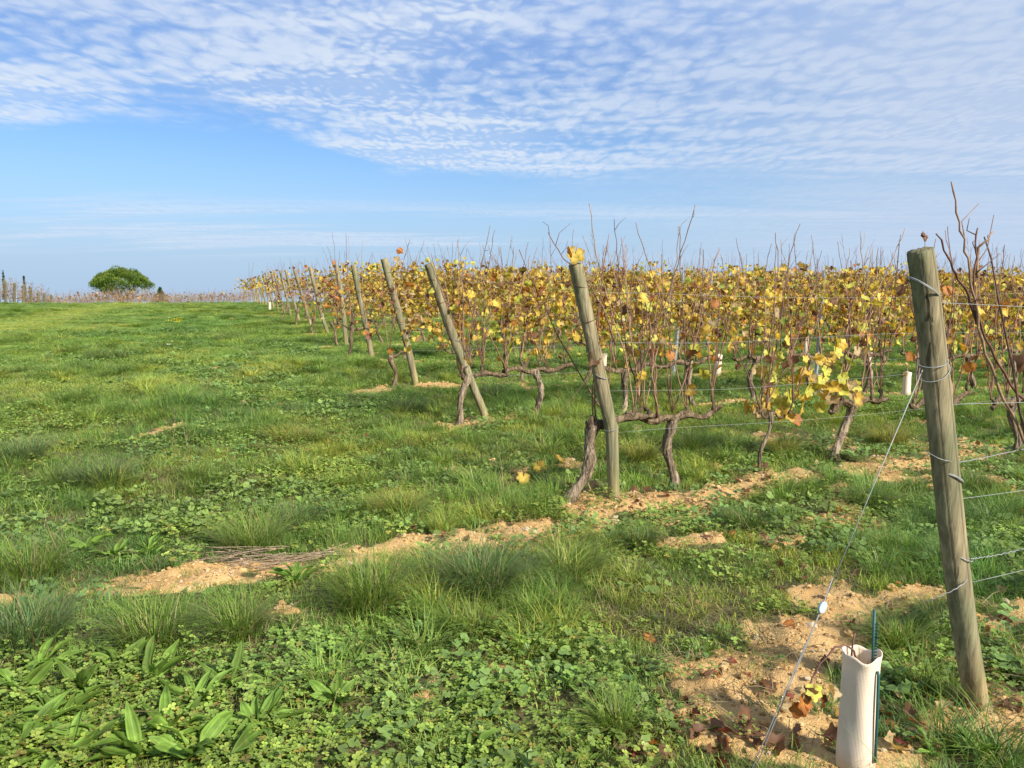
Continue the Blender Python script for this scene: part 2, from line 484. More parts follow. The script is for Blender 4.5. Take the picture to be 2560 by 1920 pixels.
def mat_sleeve():
    m, t, n, out = new_mat('woven_sleeve')
    oc = n.node('ShaderNodeTexCoord').outputs['Object']
    sx = n.node('ShaderNodeSeparateXYZ'); t.links.new(oc, sx.inputs[0])
    ang = n.m('ARCTAN2', sx.outputs[1], sx.outputs[0])
    a = n.m('SINE', n.add(n.mul(ang, 42.0), n.mul(sx.outputs[2], 700.0)))
    b = n.m('SINE', n.sub(n.mul(ang, 42.0), n.mul(sx.outputs[2], 700.0)))
    w = n.mul(n.add(n.mul(a, b), 1.0), .5)
    f = n.noise(oc, 14, 4, .6)
    c = n.mix(n.step(w, .72, .95, 0, .5), (.84, .70, .55), (.42, .31, .22))
    c = n.mix(n.step(f, .45, .8, 0, .35), c, (.62, .48, .35))
    c = n.mix(n.step(n.add(sx.outputs[2], n.mul(f, .1)), .11, .03, 0, .45), c, (.50, .36, .21))
    p = n.node('ShaderNodeBsdfPrincipled'); n.put(p.inputs['Base Color'], c); p.inputs['Roughness'].default_value = .75
    p.inputs['Specular IOR Level'].default_value = .2
    bp = n.node('ShaderNodeBump'); bp.inputs['Strength'].default_value = .35; bp.inputs['Distance'].default_value = .002
    n.put(bp.inputs['Height'], w); t.links.new(bp.outputs[0], p.inputs['Normal'])
    tr = n.node('ShaderNodeBsdfTranslucent'); n.put(tr.inputs[0], c)
    mx = n.node('ShaderNodeMixShader'); mx.inputs[0].default_value = .22
    t.links.new(p.outputs[0], mx.inputs[1]); t.links.new(tr.outputs[0], mx.inputs[2]); t.links.new(mx.outputs[0], out.inputs[0])
    return m


M = {}
M['wood'] = mat_wood(); M['bark'] = mat_bark(); M['ground'] = mat_ground(); M['sleeve'] = mat_sleeve()
M['grass'] = mat_leafy('grass_blades', .40, .5, .3, tint=True, tcol=(1.15, 1.15, .6))
M['tussock'] = mat_leafy('tussock_blades', .35, .5, .3, tcol=(1.15, 1.15, .6))
M['clover'] = mat_leafy('clover_leaves', .30, .45, .35, tint=True, tcol=(1.1, 1.15, .5))
M['plantain'] = mat_leafy('plantain_leaves', .28, .6, .2, tcol=(1.1, 1.15, .5), blotch=.3)
M['leaf'] = mat_leafy('vine_leaves', .38, .55, .25, tcol=(1.25, 1.0, .4), blotch=.75)
M['needle'] = mat_leafy('pine_needles', .2, .6, .2)
M['cane'] = mat_vcol('vine_canes', .6, .3, 30, .35)
M['dry'] = mat_vcol('dry_stems', .9, .1, 60, .3)
M['clod'] = mat_vcol('soil_clods', .95, .1, 40, .25, .5)
M['wire'] = mat_plain('galvanised_wire', (.27, .28, .275), .65, .3, .3)
M['rust'] = mat_plain('rusty_wire', (.14, .085, .055), .7, .3, .3)
M['steel'] = mat_plain('galvanised_steel', (.42, .45, .47), .45, .5, .6, 25, .25)
M['stake'] = mat_plain('green_coated_stake', (.022, .085, .075), .5, .3)
M['disc'] = mat_plain('grey_tensioner', (.44, .50, .55), .5, .4, .3)
M['petal_y'] = mat_plain('yellow_petals', (.85, .68, .02), .6)
M['petal_w'] = mat_plain('white_petals', (.85, .85, .80), .6)

# ------------------------------------------------------------------ ground
def build_ground():
    n = 290; b = .0235; a = .85
    t = np.arange(-n, n + 1); g = a * np.sinh(b * t)
    gx, gy = np.meshgrid(.6 + g, 3.9 + g)
    gx, gy = gx.ravel(), gy.ravel()
    z = height(gx, gy); w = 2 * n + 1
    i = np.arange(w - 1)[:, None] * w + np.arange(w - 1)[None, :]
    f4 = np.stack([i, i + 1, i + w + 1, i + w], -1).reshape(-1, 4)
    mb = MB(); mb.add(np.stack([gx, gy, z], 1), None, f4)
    o = mb.build('ground', M['ground'])
    sa = o.data.attributes.new('soil', 'FLOAT', 'POINT'); sa.data.foreach_set('value', soil_mask(gx, gy).astype(np.float32))
    fa = o.data.attributes.new('far', 'FLOAT', 'POINT'); fa.data.foreach_set('value', sstep(np.hypot(gx, gy), 5, 16).astype(np.float32))
    struct(o)


build_ground()

# ------------------------------------------------------------------ grass and ground cover (stuff)
rng = np.random.default_rng(7)


def blade(mb, base, h, lean, az, w, col, rng, seg=3, curve=1.0):
    """one grass blade: a narrow strip that bends outward"""
    t = np.linspace(0, 1, seg + 1)
    out = lean * h * (t ** (1 + curve)); up = h * (t - .35 * lean * t ** 3)
    d = np.array([math.cos(az), math.sin(az)]); q = np.array([-d[1], d[0]]) * w * .5
    wid = np.clip(1 - t ** 1.8, 0, 1)[:-1]
    c = np.stack([base[0] + d[0] * out, base[1] + d[1] * out, base[2] + up], 1)
    L = c[:-1].copy(); Rr = c[:-1].copy()
    L[:, :2] += q * wid[:, None]; Rr[:, :2] -= q * wid[:, None]
    v = np.empty((2 * seg + 1, 3)); v[0:2 * seg:2] = L; v[1:2 * seg:2] = Rr; v[-1] = c[-1]
    f4 = [(2 * i, 2 * i + 1, 2 * i + 3, 2 * i + 2) for i in range(seg - 1)]
    mb.add(v, [(2 * seg - 2, 2 * seg - 1, 2 * seg)], f4, col)


GREENS = np.array([(.175, .270, .045), (.140, .240, .042), (.215, .295, .052), (.120, .205, .048), (.26, .300, .06)])
DRYS = np.array([(.36, .29, .13), (.28, .21, .09), (.42, .36, .18)])


def grass_tuft(name, rng, n, spread, h0, h1, w, lean=(.2, .9), dry=.06, mat='grass', seg=3, pal=GREENS):
    mb = MB()
    for i in range(n):
        r = spread * math.sqrt(rng.random()); a = rng.uniform(0, 2 * math.pi)
        base = (r * math.cos(a), r * math.sin(a), -.012)
        az = a + rng.normal(0, .9) if spread < .07 else rng.uniform(0, 2 * math.pi)
        c = pal[rng.integers(len(pal))] * rng.uniform(.75, 1.25)
        if rng.random() < dry: c = DRYS[rng.integers(3)] * rng.uniform(.7, 1.1)
        blade(mb, base, rng.uniform(h0, h1), rng.uniform(*lean), az, w * rng.uniform(.7, 1.3), c, rng, seg)
    return mb.mesh(name, M[mat], True)


def leaflet(mb, c, d, nrm, L, W, col, fold=.15):
    """small rounded leaflet starting at c along d"""
    d = d / np.linalg.norm(d); s = np.cross(nrm, d); s /= np.linalg.norm(s) + 1e-9; nn = np.cross(d, s)
    pts = [(0, 0, 0), (.35, .42, fold), (.75, .5, fold), (1, .18, fold * .4), (1, -.18, fold * .4), (.75, -.5, fold), (.35, -.42, fold), (.6, 0, 0)]
    v = np.array([c + d * (p[0] * L) + s * (p[1] * W) + nn * (p[2] * W) for p in pts])
    cc = np.array([col] * 8); cc[7] *= .85; cc[0] *= .8
    mb.add(v, [(7, 0, 1), (7, 1, 2), (7, 2, 3), (7, 3, 4), (7, 4, 5), (7, 5, 6), (7, 6, 0)], None, cc)


CLV = np.array([(.235, .345, .060), (.275, .385, .070), (.19, .30, .055), (.32, .41, .085)])


def clover_patch(name, rng, n, spread, size, h):
    mb = MB()
    for i in range(n):
        r = spread * math.sqrt(rng.random()); a = rng.uniform(0, 2 * math.pi)
        top = np.array([r * math.cos(a), r * math.sin(a), rng.uniform(h * .35, h)])
        c = CLV[rng.integers(4)] * rng.uniform(.7, 1.15)
        if rng.random() < .035: c = np.array((.36, .31, .07)) * rng.uniform(.6, 1.1)
        a0 = rng.uniform(0, 6.28); tilt = np.array([rng.normal(0, .28), rng.normal(0, .28), 1.0])
        sz = size * rng.uniform(.65, 1.25)
        for k in range(3):
            an = a0 + k * 2.094
            d = np.array([math.cos(an), math.sin(an), 0.0]); d[2] = -(d[0] * tilt[0] + d[1] * tilt[1]) + rng.uniform(-.1, .25)
            leaflet(mb, top, d, tilt, sz, sz * .95, c * rng.uniform(.9, 1.1), .12)
        if i % 3 == 0:
            blade(mb, (top[0] * .8, top[1] * .8, -.01), top[2], .2, a, .0016, c * .8, rng, 2)
    return mb.mesh(name, M['clover'], True)


def round_weed(name, rng, n, spread, size):
    """low weed with round lobed leaves on short stalks"""
    mb = MB()
    for i in range(n):
        r = spread * math.sqrt(rng.random()); a = rng.uniform(0, 6.28)
        c = np.array([r * math.cos(a), r * math.sin(a), rng.uniform(.015, .06)])
        col = np.array((.165, .255, .065)) * rng.uniform(.75, 1.3)
        s = size * rng.uniform(.5, 1.2); k = 9
        tx, ty = rng.normal(0, .35, 2)
        th = np.linspace(.3, 2 * math.pi - .3, k) + rng.uniform(0, 6.28)
        rr = s * (1 + .12 * np.cos(th * 5))
        v = np.stack([rr * np.cos(th), rr * np.sin(th), rr * (tx * np.cos(th) + ty * np.sin(th)) + .12 * s * np.sin(th * 3)], 1) + c
        v = np.vstack([c - [0, 0, .12 * s], v])
        mb.add(v, [(0, j, j + 1) for j in range(1, k)], None, np.vstack([col * .8, np.tile(col, (k, 1))]))
    return mb.mesh(name, M['clover'], True)


def rosette_small(name, rng, n, L, W):
    mb = MB()
    for i in range(n):
        az = i * 2.4 + rng.normal(0, .3); l = L * rng.uniform(.6, 1.1); w = W * rng.uniform(.7, 1.1)
        t = np.linspace(0, 1, 6); el = rng.uniform(.25, .9)
        xx = l * t * math.cos(el) * (1 - .12 * t); zz = l * (t * math.sin(el) - .45 * t * t * math.sin(el)) + .002
        ww = w * .5 * np.sin(np.clip(t * .93 + .06, 0, 1) * math.pi) ** .8 * (0.45 + .8 * t)
        d = np.array([math.cos(az), math.sin(az)]); q = np.array([-d[1], d[0]])
        cen = np.stack([d[0] * xx, d[1] * xx, zz], 1)
        Lf = cen + np.stack([q[0] * ww, q[1] * ww, ww * .35], 1); Rt = cen + np.stack([-q[0] * ww, -q[1] * ww, ww * .35], 1)
        v = np.stack([Lf, cen, Rt], 1).reshape(-1, 3)
        col = np.array((.17, .27, .05)) * rng.uniform(.75, 1.2)
        cc = np.tile(np.array([col, col * 1.35, col]), (6, 1))
        f4 = []
        for k in range(5):
            f4 += [(3 * k, 3 * k + 1, 3 * k + 4, 3 * k + 3), (3 * k + 1, 3 * k + 2, 3 * k + 5, 3 * k + 4)]
        mb.add(v, None, f4, cc)
    return mb.mesh(name, M['clover'], True)


def make_collection(name, meshes):
    c = bpy.data.collections.new(name)
    for i, me in enumerate(meshes):
        o = bpy.data.objects.new('%s_%02d' % (name, i), me); c.objects.link(o)
    return c


def scatter(name, coll, pts, rot, scl, idx, tint, label, cat):
    """one object whose points carry an instance each"""
    me = bpy.data.meshes.new(name); n = len(pts)
    me.vertices.add(n); me.vertices.foreach_set('co', np.asarray(pts, np.float32).ravel())
    a = me.attributes.new('rot', 'FLOAT_VECTOR', 'POINT'); a.data.foreach_set('vector', np.asarray(rot, np.float32).ravel())
    a = me.attributes.new('scl', 'FLOAT_VECTOR', 'POINT'); a.data.foreach_set('vector', np.asarray(scl, np.float32).ravel())
    a = me.attributes.new('idx', 'INT', 'POINT'); a.data.foreach_set('value', np.asarray(idx, np.int32))
    a = me.attributes.new('tint', 'FLOAT_COLOR', 'POINT')
    a.data.foreach_set('color', np.hstack([tint, np.ones((n, 1))]).astype(np.float32).ravel())
    o = link(name, me)
    ng = bpy.data.node_groups.new(name + '_nodes', 'GeometryNodeTree')
    ng.interface.new_socket('Geometry', in_out='INPUT', socket_type='NodeSocketGeometry')
    ng.interface.new_socket('Geometry', in_out='OUTPUT', socket_type='NodeSocketGeometry')
    gi = ng.nodes.new('NodeGroupInput'); go = ng.nodes.new('NodeGroupOutput')
    iop = ng.nodes.new('GeometryNodeInstanceOnPoints')
    ci = ng.nodes.new('GeometryNodeCollectionInfo')
    ci.inputs['Collection'].default_value = coll; ci.inputs['Separate Children'].default_value = True; ci.inputs['Reset Children'].default_value = True
    def attr(nm, typ):
        q = ng.nodes.new('GeometryNodeInputNamedAttribute'); q.data_type = typ; q.inputs[0].default_value = nm
        return q.outputs[0]
    L = ng.links.new
    L(gi.outputs[0], iop.inputs['Points']); L(ci.outputs[0], iop.inputs['Instance'])
    iop.inputs['Pick Instance'].default_value = True
    L(attr('idx', 'INT'), iop.inputs['Instance Index'])
    e2r = ng.nodes.new('FunctionNodeEulerToRotation'); L(attr('rot', 'FLOAT_VECTOR'), e2r.inputs[0])
    L(e2r.outputs[0], iop.inputs['Rotation']); L(attr('scl', 'FLOAT_VECTOR'), iop.inputs['Scale'])
    L(iop.outputs[0], go.inputs[0])
    md = o.modifiers.new('plants', 'NODES'); md.node_group = ng
    tag(o, label, cat, kind='stuff')
    return o


def wedge(rng, d0, d1, dens, half=R(43), back=1.2):
    """random ground points in the field of view, with room for a step to the side"""
    area = half * ((d1 + back) ** 2 - (d0 + back) ** 2)
    n = int(area * dens)
    d = np.sqrt(rng.uniform((d0 + back) ** 2, (d1 + back) ** 2, n)); a = rng.uniform(-half, half, n)
    return d * np.sin(a), d * np.cos(a) - back


def dryness(x, y):
    s = x * V_[0] + y * V_[1]
    d = sstep(vnoise(x, y, .55, 31, 3), .60, .82) * .6
    # worn track on the left, below the crest
    track = np.exp(-((x + .36 * y - (-5.5)) / .9) ** 2) * sstep(y, 13, 18)
    return np.clip(d + track * .9, 0, 1)


def lush(x, y): return vnoise(x, y, .9, 41, 3)


def clover_mask(x, y):
    m = vnoise(x, y, 1.1, 51, 3)
    d = np.hypot(x, y)
    near = sstep(d, 3.3, 2.4) * sstep(x + .25 * (y - 2.2), 1.0, .1) * .40
    return m + near


def put_grass():
    protos = [grass_tuft('grass_short', rng, 52, .085, .02, .07, .0036, (.3, 1.2), .05) for _ in range(4)]
    protos += [grass_tuft('grass_mid', rng, 50, .06, .04, .12, .0036, (.3, 1.2), .05) for _ in range(3)]
    protos += [grass_tuft('grass_tuss', rng, 130, .055, .08, .22, .0036, (.35, 1.25), .07, seg=4) for _ in range(3)]
    coll = make_collection('grass_kinds', protos)
    X, Y, S, I, W = [], [], [], [], []
    for d0, d1, dens, sc, wide in ((.7, 5, 250, 1.0, 1), (5, 10, 170, 1.15, 1.1), (10, 20, 85, 1.45, 1.3), (20, 36, 34, 2.1, 1.8), (36, 64, 12, 3.2, 2.9)):
        x, y = wedge(rng, d0, d1, dens)
        sm = soil_mask(x, y); cm = clover_mask(x, y); lu = lush(x, y); dr = dryness(x, y)
        s_ = x * V_[0] + y * V_[1]; r_ = x * U[0] + y * U[1]
        u = rng.random(len(x))
        keep = u > np.clip(sm * 1.02, 0, .985)
        keep &= rng.random(len(x)) > sstep(cm, .60, .85) * .55 * (np.hypot(x, y) < 9)
        x, y, lu, dr = x[keep], y[keep], lu[keep], dr[keep]; sm = sm[keep]
        n = len(x)
        tall = lu + rng.normal(0, .12, n)
        idx = np.where(tall > .70, rng.integers(7, 10, n), np.where(tall > .56, rng.integers(4, 7, n), rng.integers(0, 4, n)))
        idx = np.where((idx >= 7) & (rng.random(n) < .70), rng.integers(4, 7, n), idx)
        idx = np.where(dr > .55, rng.integers(0, 4, n), idx)
        sc_ = sc * rng.uniform(.7, 1.3, n) * np.where(sm > .3, .7, 1)
        zz = np.clip(sc_, 0, 1.3) ** .35 * np.where(dr > .6, .7, 1) * (1.0 if d0 < 10 else .8 if d0 < 20 else .62 if d0 < 36 else .5)
        X.append(x); Y.append(y); I.append(idx); S.append(np.stack([sc_, sc_, zz], 1))
    x, y = np.concatenate(X), np.concatenate(Y); S = np.vstack(S); I = np.concatenate(I); n = len(x)
    z = height(x, y)
    dr = dryness(x, y); hue = vnoise(x, y, .35, 61, 3); h2 = vnoise(x, y, 2.6, 62, 2)
    g = np.ones((n, 3)) * np.array([.98, 1.04, 1.08]) * (.80 + .50 * vnoise(x, y, 1.3, 63, 3)[:, None])
    g = g * (1 - sstep(hue, .5, .75)[:, None] * (1 - np.array([.72, .86, .95])))          # bluish, darker swards
    g = g * (1 + sstep(h2, .5, .8)[:, None] * np.array([.55, .22, .0]))                    # yellow-green tufts
    g = g * (1 - dr[:, None] * .75) + dr[:, None] * .75 * np.array([2.5, 1.75, 1.9])       # worn, strawy
    g = g * rng.uniform(.75, 1.25, (n, 1))
    rot = np.stack([rng.normal(0, .1, n), rng.normal(0, .1, n), rng.uniform(0, 6.28, n)], 1)
    scatter('grass', coll, np.stack([x, y, z], 1), rot, S, I, g, 'short mixed green grass covering the vineyard headland', 'grass')


def put_clover():
    protos = [clover_patch('clover', rng, 38, .085, .0105, .055) for _ in range(4)]
    protos += [round_weed('weed', rng, 18, .09, .015) for _ in range(3)]
    protos += [rosette_small('rosette', rng, 11, .075, .022) for _ in range(3)]
    coll = make_collection('clover_kinds', protos)
    X, Y, S, I = [], [], [], []
    for d0, d1, dens, sc in ((.7, 5, 215, 1.0), (5, 10, 105, 1.0), (10, 20, 36, 1.1)):
        x, y = wedge(rng, d0, d1, dens)
        cm = clover_mask(x, y); sm = soil_mask(x, y)
        keep = (rng.random(len(x)) < sstep(cm, .42, .70) * .96 + .10) & (rng.random(len(x)) > sm * .72)
        x, y = x[keep], y[keep]; n = len(x)
        k = vnoise(x, y, .8, 71, 2) + rng.normal(0, .08, n)
        near = np.hypot(x, y) < 3.6
        idx = np.where((k < .48) | near & (rng.random(n) < .75), rng.integers(0, 4, n), rng.integers(4, 7, n))
        idx = np.where(rng.random(n) < .07, rng.integers(7, 10, n), idx)
        q = sc * rng.uniform(.6, 1.35, n)
        X.append(x); Y.append(y); I.append(idx); S.append(np.stack([q, q, q], 1))
    x, y = np.concatenate(X), np.concatenate(Y); S = np.vstack(S); I = np.concatenate(I); n = len(x)
    g = np.ones((n, 3)) * rng.uniform(.75, 1.2, (n, 1)) * (1 + .25 * (vnoise(x, y, 1.5, 72, 2)[:, None] - .5) * np.array([1.6, .4, -1]))
    rot = np.stack([rng.normal(0, .12, n), rng.normal(0, .12, n), rng.uniform(0, 6.28, n)], 1)
    scatter('clover', coll, np.stack([x, y, height(x, y) + .004], 1), rot, S, I, g, 'bright green clover and low round-leaved weeds among the grass', 'clover')


def put_litter():
    """dead straw lying in the sward"""
    meshes = []
    for k in range(4):
        mb = MB()
        for i in range(22):
            a = rng.uniform(0, 6.28); r = .09 * math.sqrt(rng.random()); b = rng.uniform(0, 6.28)
            L = rng.uniform(.04, .13); p = np.array([r * math.cos(a), r * math.sin(a), rng.uniform(.002, .035)])
            d = np.array([math.cos(b), math.sin(b), rng.normal(0, .12)]) * L
            q = np.array([-math.sin(b), math.cos(b), 0]) * .0012
            mid = p + d * .5 + [0, 0, .01]
            c = DRYS[rng.integers(3)] * rng.uniform(.55, 1.1)
            mb.add([p - q, p + q, mid + q, mid - q, p + d], [(3, 2, 4)], [(0, 1, 2, 3)], c)
        meshes.append(mb.mesh('straw', M['grass'], False))
    coll = make_collection('straw_kinds', meshes)
    xs, ys = [], []
    for d0, d1, dens in ((.7, 5, 26), (5, 10, 14), (10, 18, 3)):
        x, y = wedge(rng, d0, d1, dens); k = vnoise(x, y, 1.7, 81, 3) + .3 * (soil_mask(x, y) > .2) * rng.random(len(x)) > .56
        xs.append(x[k]); ys.append(y[k])
    x, y = np.concatenate(xs), np.concatenate(ys); n = len(x)
    q = rng.uniform(.7, 1.5, n); S = np.stack([q, q, q], 1)
    rot = np.stack([rng.normal(0, .1, n), rng.normal(0, .1, n), rng.uniform(0, 6.28, n)], 1)
    g = np.ones((n, 3)) * rng.uniform(.6, 1.2, (n, 1))
    scatter('dead_straw', coll, np.stack([x, y, height(x, y) + .004], 1), rot, S, rng.integers(0, 4, n), g, 'dead grey-brown straw lying in the sward', 'straw')


def ico(rng, rough=.35):
    t = (1 + 5 ** .5) / 2
    v = np.array([(-1, t, 0), (1, t, 0), (-1, -t, 0), (1, -t, 0), (0, -1, t), (0, 1, t), (0, -1, -t), (0, 1, -t), (t, 0, -1), (t, 0, 1), (-t, 0, -1), (-t, 0, 1)], float)
    v /= np.linalg.norm(v[0])
    f = np.array([(0, 11, 5), (0, 5, 1), (0, 1, 7), (0, 7, 10), (0, 10, 11), (1, 5, 9), (5, 11, 4), (11, 10, 2), (10, 7, 6), (7, 1, 8), (3, 9, 4), (3, 4, 2), (3, 2, 6), (3, 6, 8), (3, 8, 9), (4, 9, 5), (2, 4, 11), (6, 2, 10), (8, 6, 7), (9, 8, 1)])
    # one subdivision
    e = {}; vs = list(v); nf = []
    def mid(a, b):
        k = (min(a, b), max(a, b))
        if k not in e: m = vs[a] + vs[b]; vs.append(m / np.linalg.norm(m)); e[k] = len(vs) - 1
        return e[k]
    for a, b, c in f:
        x, y, z = mid(a, b), mid(b, c), mid(c, a); nf += [(a, x, z), (b, y, x), (c, z, y), (x, y, z)]
    vs = np.array(vs); vs *= rng.uniform(1 - rough, 1 + rough, (len(vs), 1))
    return vs * np.array([1, rng.uniform(.65, 1), rng.uniform(.45, .75)]), np.array(nf)


def put_clods():
    meshes = []
    for k in range(6):
        v, f = ico(rng, .28); mb = MB()
        base = np.array([(.47, .30, .125), (.40, .245, .10), (.54, .38, .18), (.33, .195, .08), (.50, .34, .155), (.46, .36, .24)][k])
        mb.add(v, f, None, base * rng.uniform(.85, 1.1, (len(v), 1)))
        meshes.append(mb.mesh('clod', M['clod'], False))
    coll = make_collection('clod_kinds', meshes)
    xs, ys, ss = [], [], []
    for d0, d1, dens, s0, s1 in ((.7, 5, 2200, .0022, .010), (.7, 5, 90, .008, .026), (5, 10, 500, .005, .018), (10, 18, 60, .015, .035)):
        x, y = wedge(rng, d0, d1, dens); k = soil_mask(x, y) > rng.uniform(.35, 1.1, len(x))
        xs.append(x[k]); ys.append(y[k]); ss.append(s0 + (s1 - s0) * rng.random(k.sum()) ** 2.5)
    x, y, q = np.concatenate(xs), np.concatenate(ys), np.concatenate(ss); n = len(x)
    rot = rng.uniform(-.5, .5, (n, 3)); rot[:, 2] = rng.uniform(0, 6.28, n)
    scatter('soil_crumbs', coll, np.stack([x, y, height(x, y) + q * .2], 1), rot, np.stack([q, q, q], 1), rng.integers(0, 6, n), np.ones((n, 3)), 'crumbly ochre clods and small stones on the bare strips', 'soil')


put_grass(); put_clover(); put_litter(); put_clods()

# ------------------------------------------------------------------ wooden end posts
def post_mesh(rng, h, r0, r1, kink=0.0, seg=40, rings=70, cracks=3, knots=4):
    th = np.linspace(0, 2 * math.pi, seg, endpoint=False)
    zs = np.linspace(-.12, h, rings)
    kn = [(rng.uniform(.1, h * .9), rng.uniform(0, 6.28)) for _ in range(knots)]
    ck = [(rng.uniform(0, 6.28), rng.uniform(0, h * .5), rng.uniform(h * .5, h * 1.2), rng.uniform(.015, .04)) for _ in range(cracks)]
    V = np.zeros((rings, seg, 3)); C = np.ones((rings, seg, 3))
    for i, z in enumerate(zs):
        t = max(0, z / h); r = r0 + (r1 - r0) * t
        rr = r * (1 + .035 * np.sin(th * 2 + 1.3 + z * 2) + .02 * np.sin(th * 3 + z * 5) + rng.normal(0, .006, seg))
        tint = np.ones(seg)
        for kz, ka in kn:
            da = (th - ka + math.pi) % (2 * math.pi) - math.pi
            d2 = (da * r) ** 2 + ((z - kz) * .8) ** 2
            rr = rr + .007 * np.exp(-d2 / .016 ** 2) - .004 * np.exp(-d2 / .006 ** 2)
            tint = tint * (1 + .35 * np.exp(-d2 / .018 ** 2) - .75 * np.exp(-d2 / .007 ** 2))
        for ca, z0, z1, depth in ck:
            da = (th - ca - .10 * math.sin(z * 3 + ca) + math.pi) % (2 * math.pi) - math.pi
            on = sstep(z, z0, z0 + .1) * sstep(-z, -z1, -z1 + .1)
            g = np.exp(-(da * r / .0028) ** 2) * on
            rr = rr - depth * r * g; tint = tint * (1 - .55 * g)
        low = 1 - .0 * t
        V[i, :, 0] = rr * np.cos(th) + kink * max(0, 1 - (t / .33)) ** 1 * .0
        V[i, :, 1] = rr * np.sin(th); V[i, :, 2] = z
        warm = sstep(-z, -.30, -.02)
        C[i] = tint[:, None] * (1 + warm * np.array([.28, .20, -.02]))
    mb = MB()
    v = V.reshape(-1, 3)
    i = np.arange(rings - 1)[:, None] * seg; j = np.arange(seg)[None, :]; j2 = (j + 1) % seg
    f4 = np.stack([i + j, i + j2, i + seg + j2, i + seg + j], -1).reshape(-1, 4)
    # top: bevel ring, then a slightly rough cut
    top = V[-1].copy(); inner = top.copy(); inner[:, :2] *= .93; inner[:, 2] += .006 + rng.normal(0, .0012, seg)
    in2 = top.copy(); in2[:, :2] *= .5; in2[:, 2] += .007 + rng.normal(0, .0015, seg)
    k = len(v); v = np.vstack([v, inner, in2, [[0, 0, h + .006]]])
    jj = np.arange(seg); jj2 = (jj + 1) % seg; t0 = (rings - 1) * seg
    f4 = np.vstack([f4, np.stack([t0 + jj, t0 + jj2, k + jj2, k + jj], 1), np.stack([k + jj, k + jj2, k + seg + jj2, k + seg + jj], 1)])
    f3 = np.stack([k + seg + jj, k + seg + jj2, np.full(seg, k + 2 * seg)], 1)
    col = np.vstack([C.reshape(-1, 3), np.full((seg, 3), .72), np.full((seg + 1, 3), .85)])
    mb.add(v, f3, f4, col)
    return mb, ck


def loop_wire(z, r, tilt, az, rng, turns=1, wr=.0016):
    t = np.linspace(0, 2 * math.pi * turns, 26 * turns + 1)
    zz = z + tilt * np.cos(t - az) + np.linspace(0, .006 * (turns - 1), len(t))
    p = np.stack([(r + .002) * np.cos(t), (r + .002) * np.sin(t), zz], 1)
    return MB().tube(p, wr, 5, cap=False)


ORD = ['', '', 'third', 'fourth', 'fifth', 'sixth', 'seventh', 'eighth', 'ninth', 'tenth', 'eleventh', 'twelfth', 'thirteenth', 'fourteenth',
       'fifteenth', 'sixteenth', 'seventeenth', 'eighteenth', 'nineteenth', 'twentieth']


def end_post(k):
    r, s, lean = ROWS[k]; g = np.random.default_rng(100 + k)
    x, y = rs(r, s); z = hz1(x, y)
    if k == 0: lab = 'thick weathered wooden end post in the right foreground with wire ties'
    elif k == 1: lab = 'kinked wooden end post in the middle of the picture, second from the right'
    else: lab = 'leaning wooden end post, %s from the right along the headland' % ORD[k]
    o = thing('end_post', lab, 'post', (x, y, z), ROW_ROT, 'end posts of the vine rows')
    big = k < 3
    h = math.hypot(1.5, lean) - (.03 if k == 0 else .004)
    r0, r1 = [(.0395, .0355), (.038, .043), (.039, .043), (.040, .042)][min(k, 3)]
    seg, rings = (72, 90) if k < 2 else (40, 50) if k < 5 else (18, 16)
    mb, ck = post_mesh(g, h, r0, r1, 0, seg, rings, 4 if k < 5 else 1, 5 if k < 5 else 0)
    v = mb.v[0]
    lz = np.clip(v[:, 2] / h, -.2, 1.2)
    if k == 1:      # straight foot, then a kink
        off = -lean * np.where(lz < .30, lz * .30, .09 + (lz - .30) * 1.30)
    else: off = -lean * lz + .012 * np.sin(lz * 5 + k) * (k % 3 - 1)
    slope = lean / 1.5 * (1.3 if k == 1 else 1.0)
    v[:, 2] = lz * 1.5 + (v[:, 2] - lz * h) + v[:, 0] * slope * sstep(lz, .2, .5)
    v[:, 0] += off
    side = [.0, .0, .02, -.03, .03, .0, -.03][k % 7]
    v[:, 1] += side * lz
    mb.build('timber', M['wood'], o)
    def axis(zz):
        t = zz / 1.5
        ox = -lean * (t * .30 if t < .30 else .09 + (t - .30) * 1.30) if k == 1 else -lean * t
        return ox, side * t
    if k < 7:
        ties = [(1.395, .016, 2.6, 2), (1.175, .004, .5, 1), (1.145, .018, .4, 1), (.80, .012, 3.4, 2), (.55, .006, 2.4, 1)] if k == 0 else \
               [(1.38, .01, 2.0, 1), (1.16, .006, .7, 2), (.80, .012, 2.6, 2), (.46, .004, .4, 1)] if k < 3 else [(1.36, .01, 1.0, 1), (1.1, .01, 2, 1), (.75, .01, 2, 1)]
        for (zz, tl, a, n) in ties:
            ox, oy = axis(zz)
            ob = loop_wire(0, max(r0, r1) + (.001 if k else .002), tl + lean * .03, a, g, n, .0017 if k < 3 else .0024).build('wire_tie', M['wire'] if (zz < 1.09 or k == 0) else M['rust'], o)
            ob.location = (ox, oy, zz)
    return o


for k in range(len(ROWS)): end_post(k)

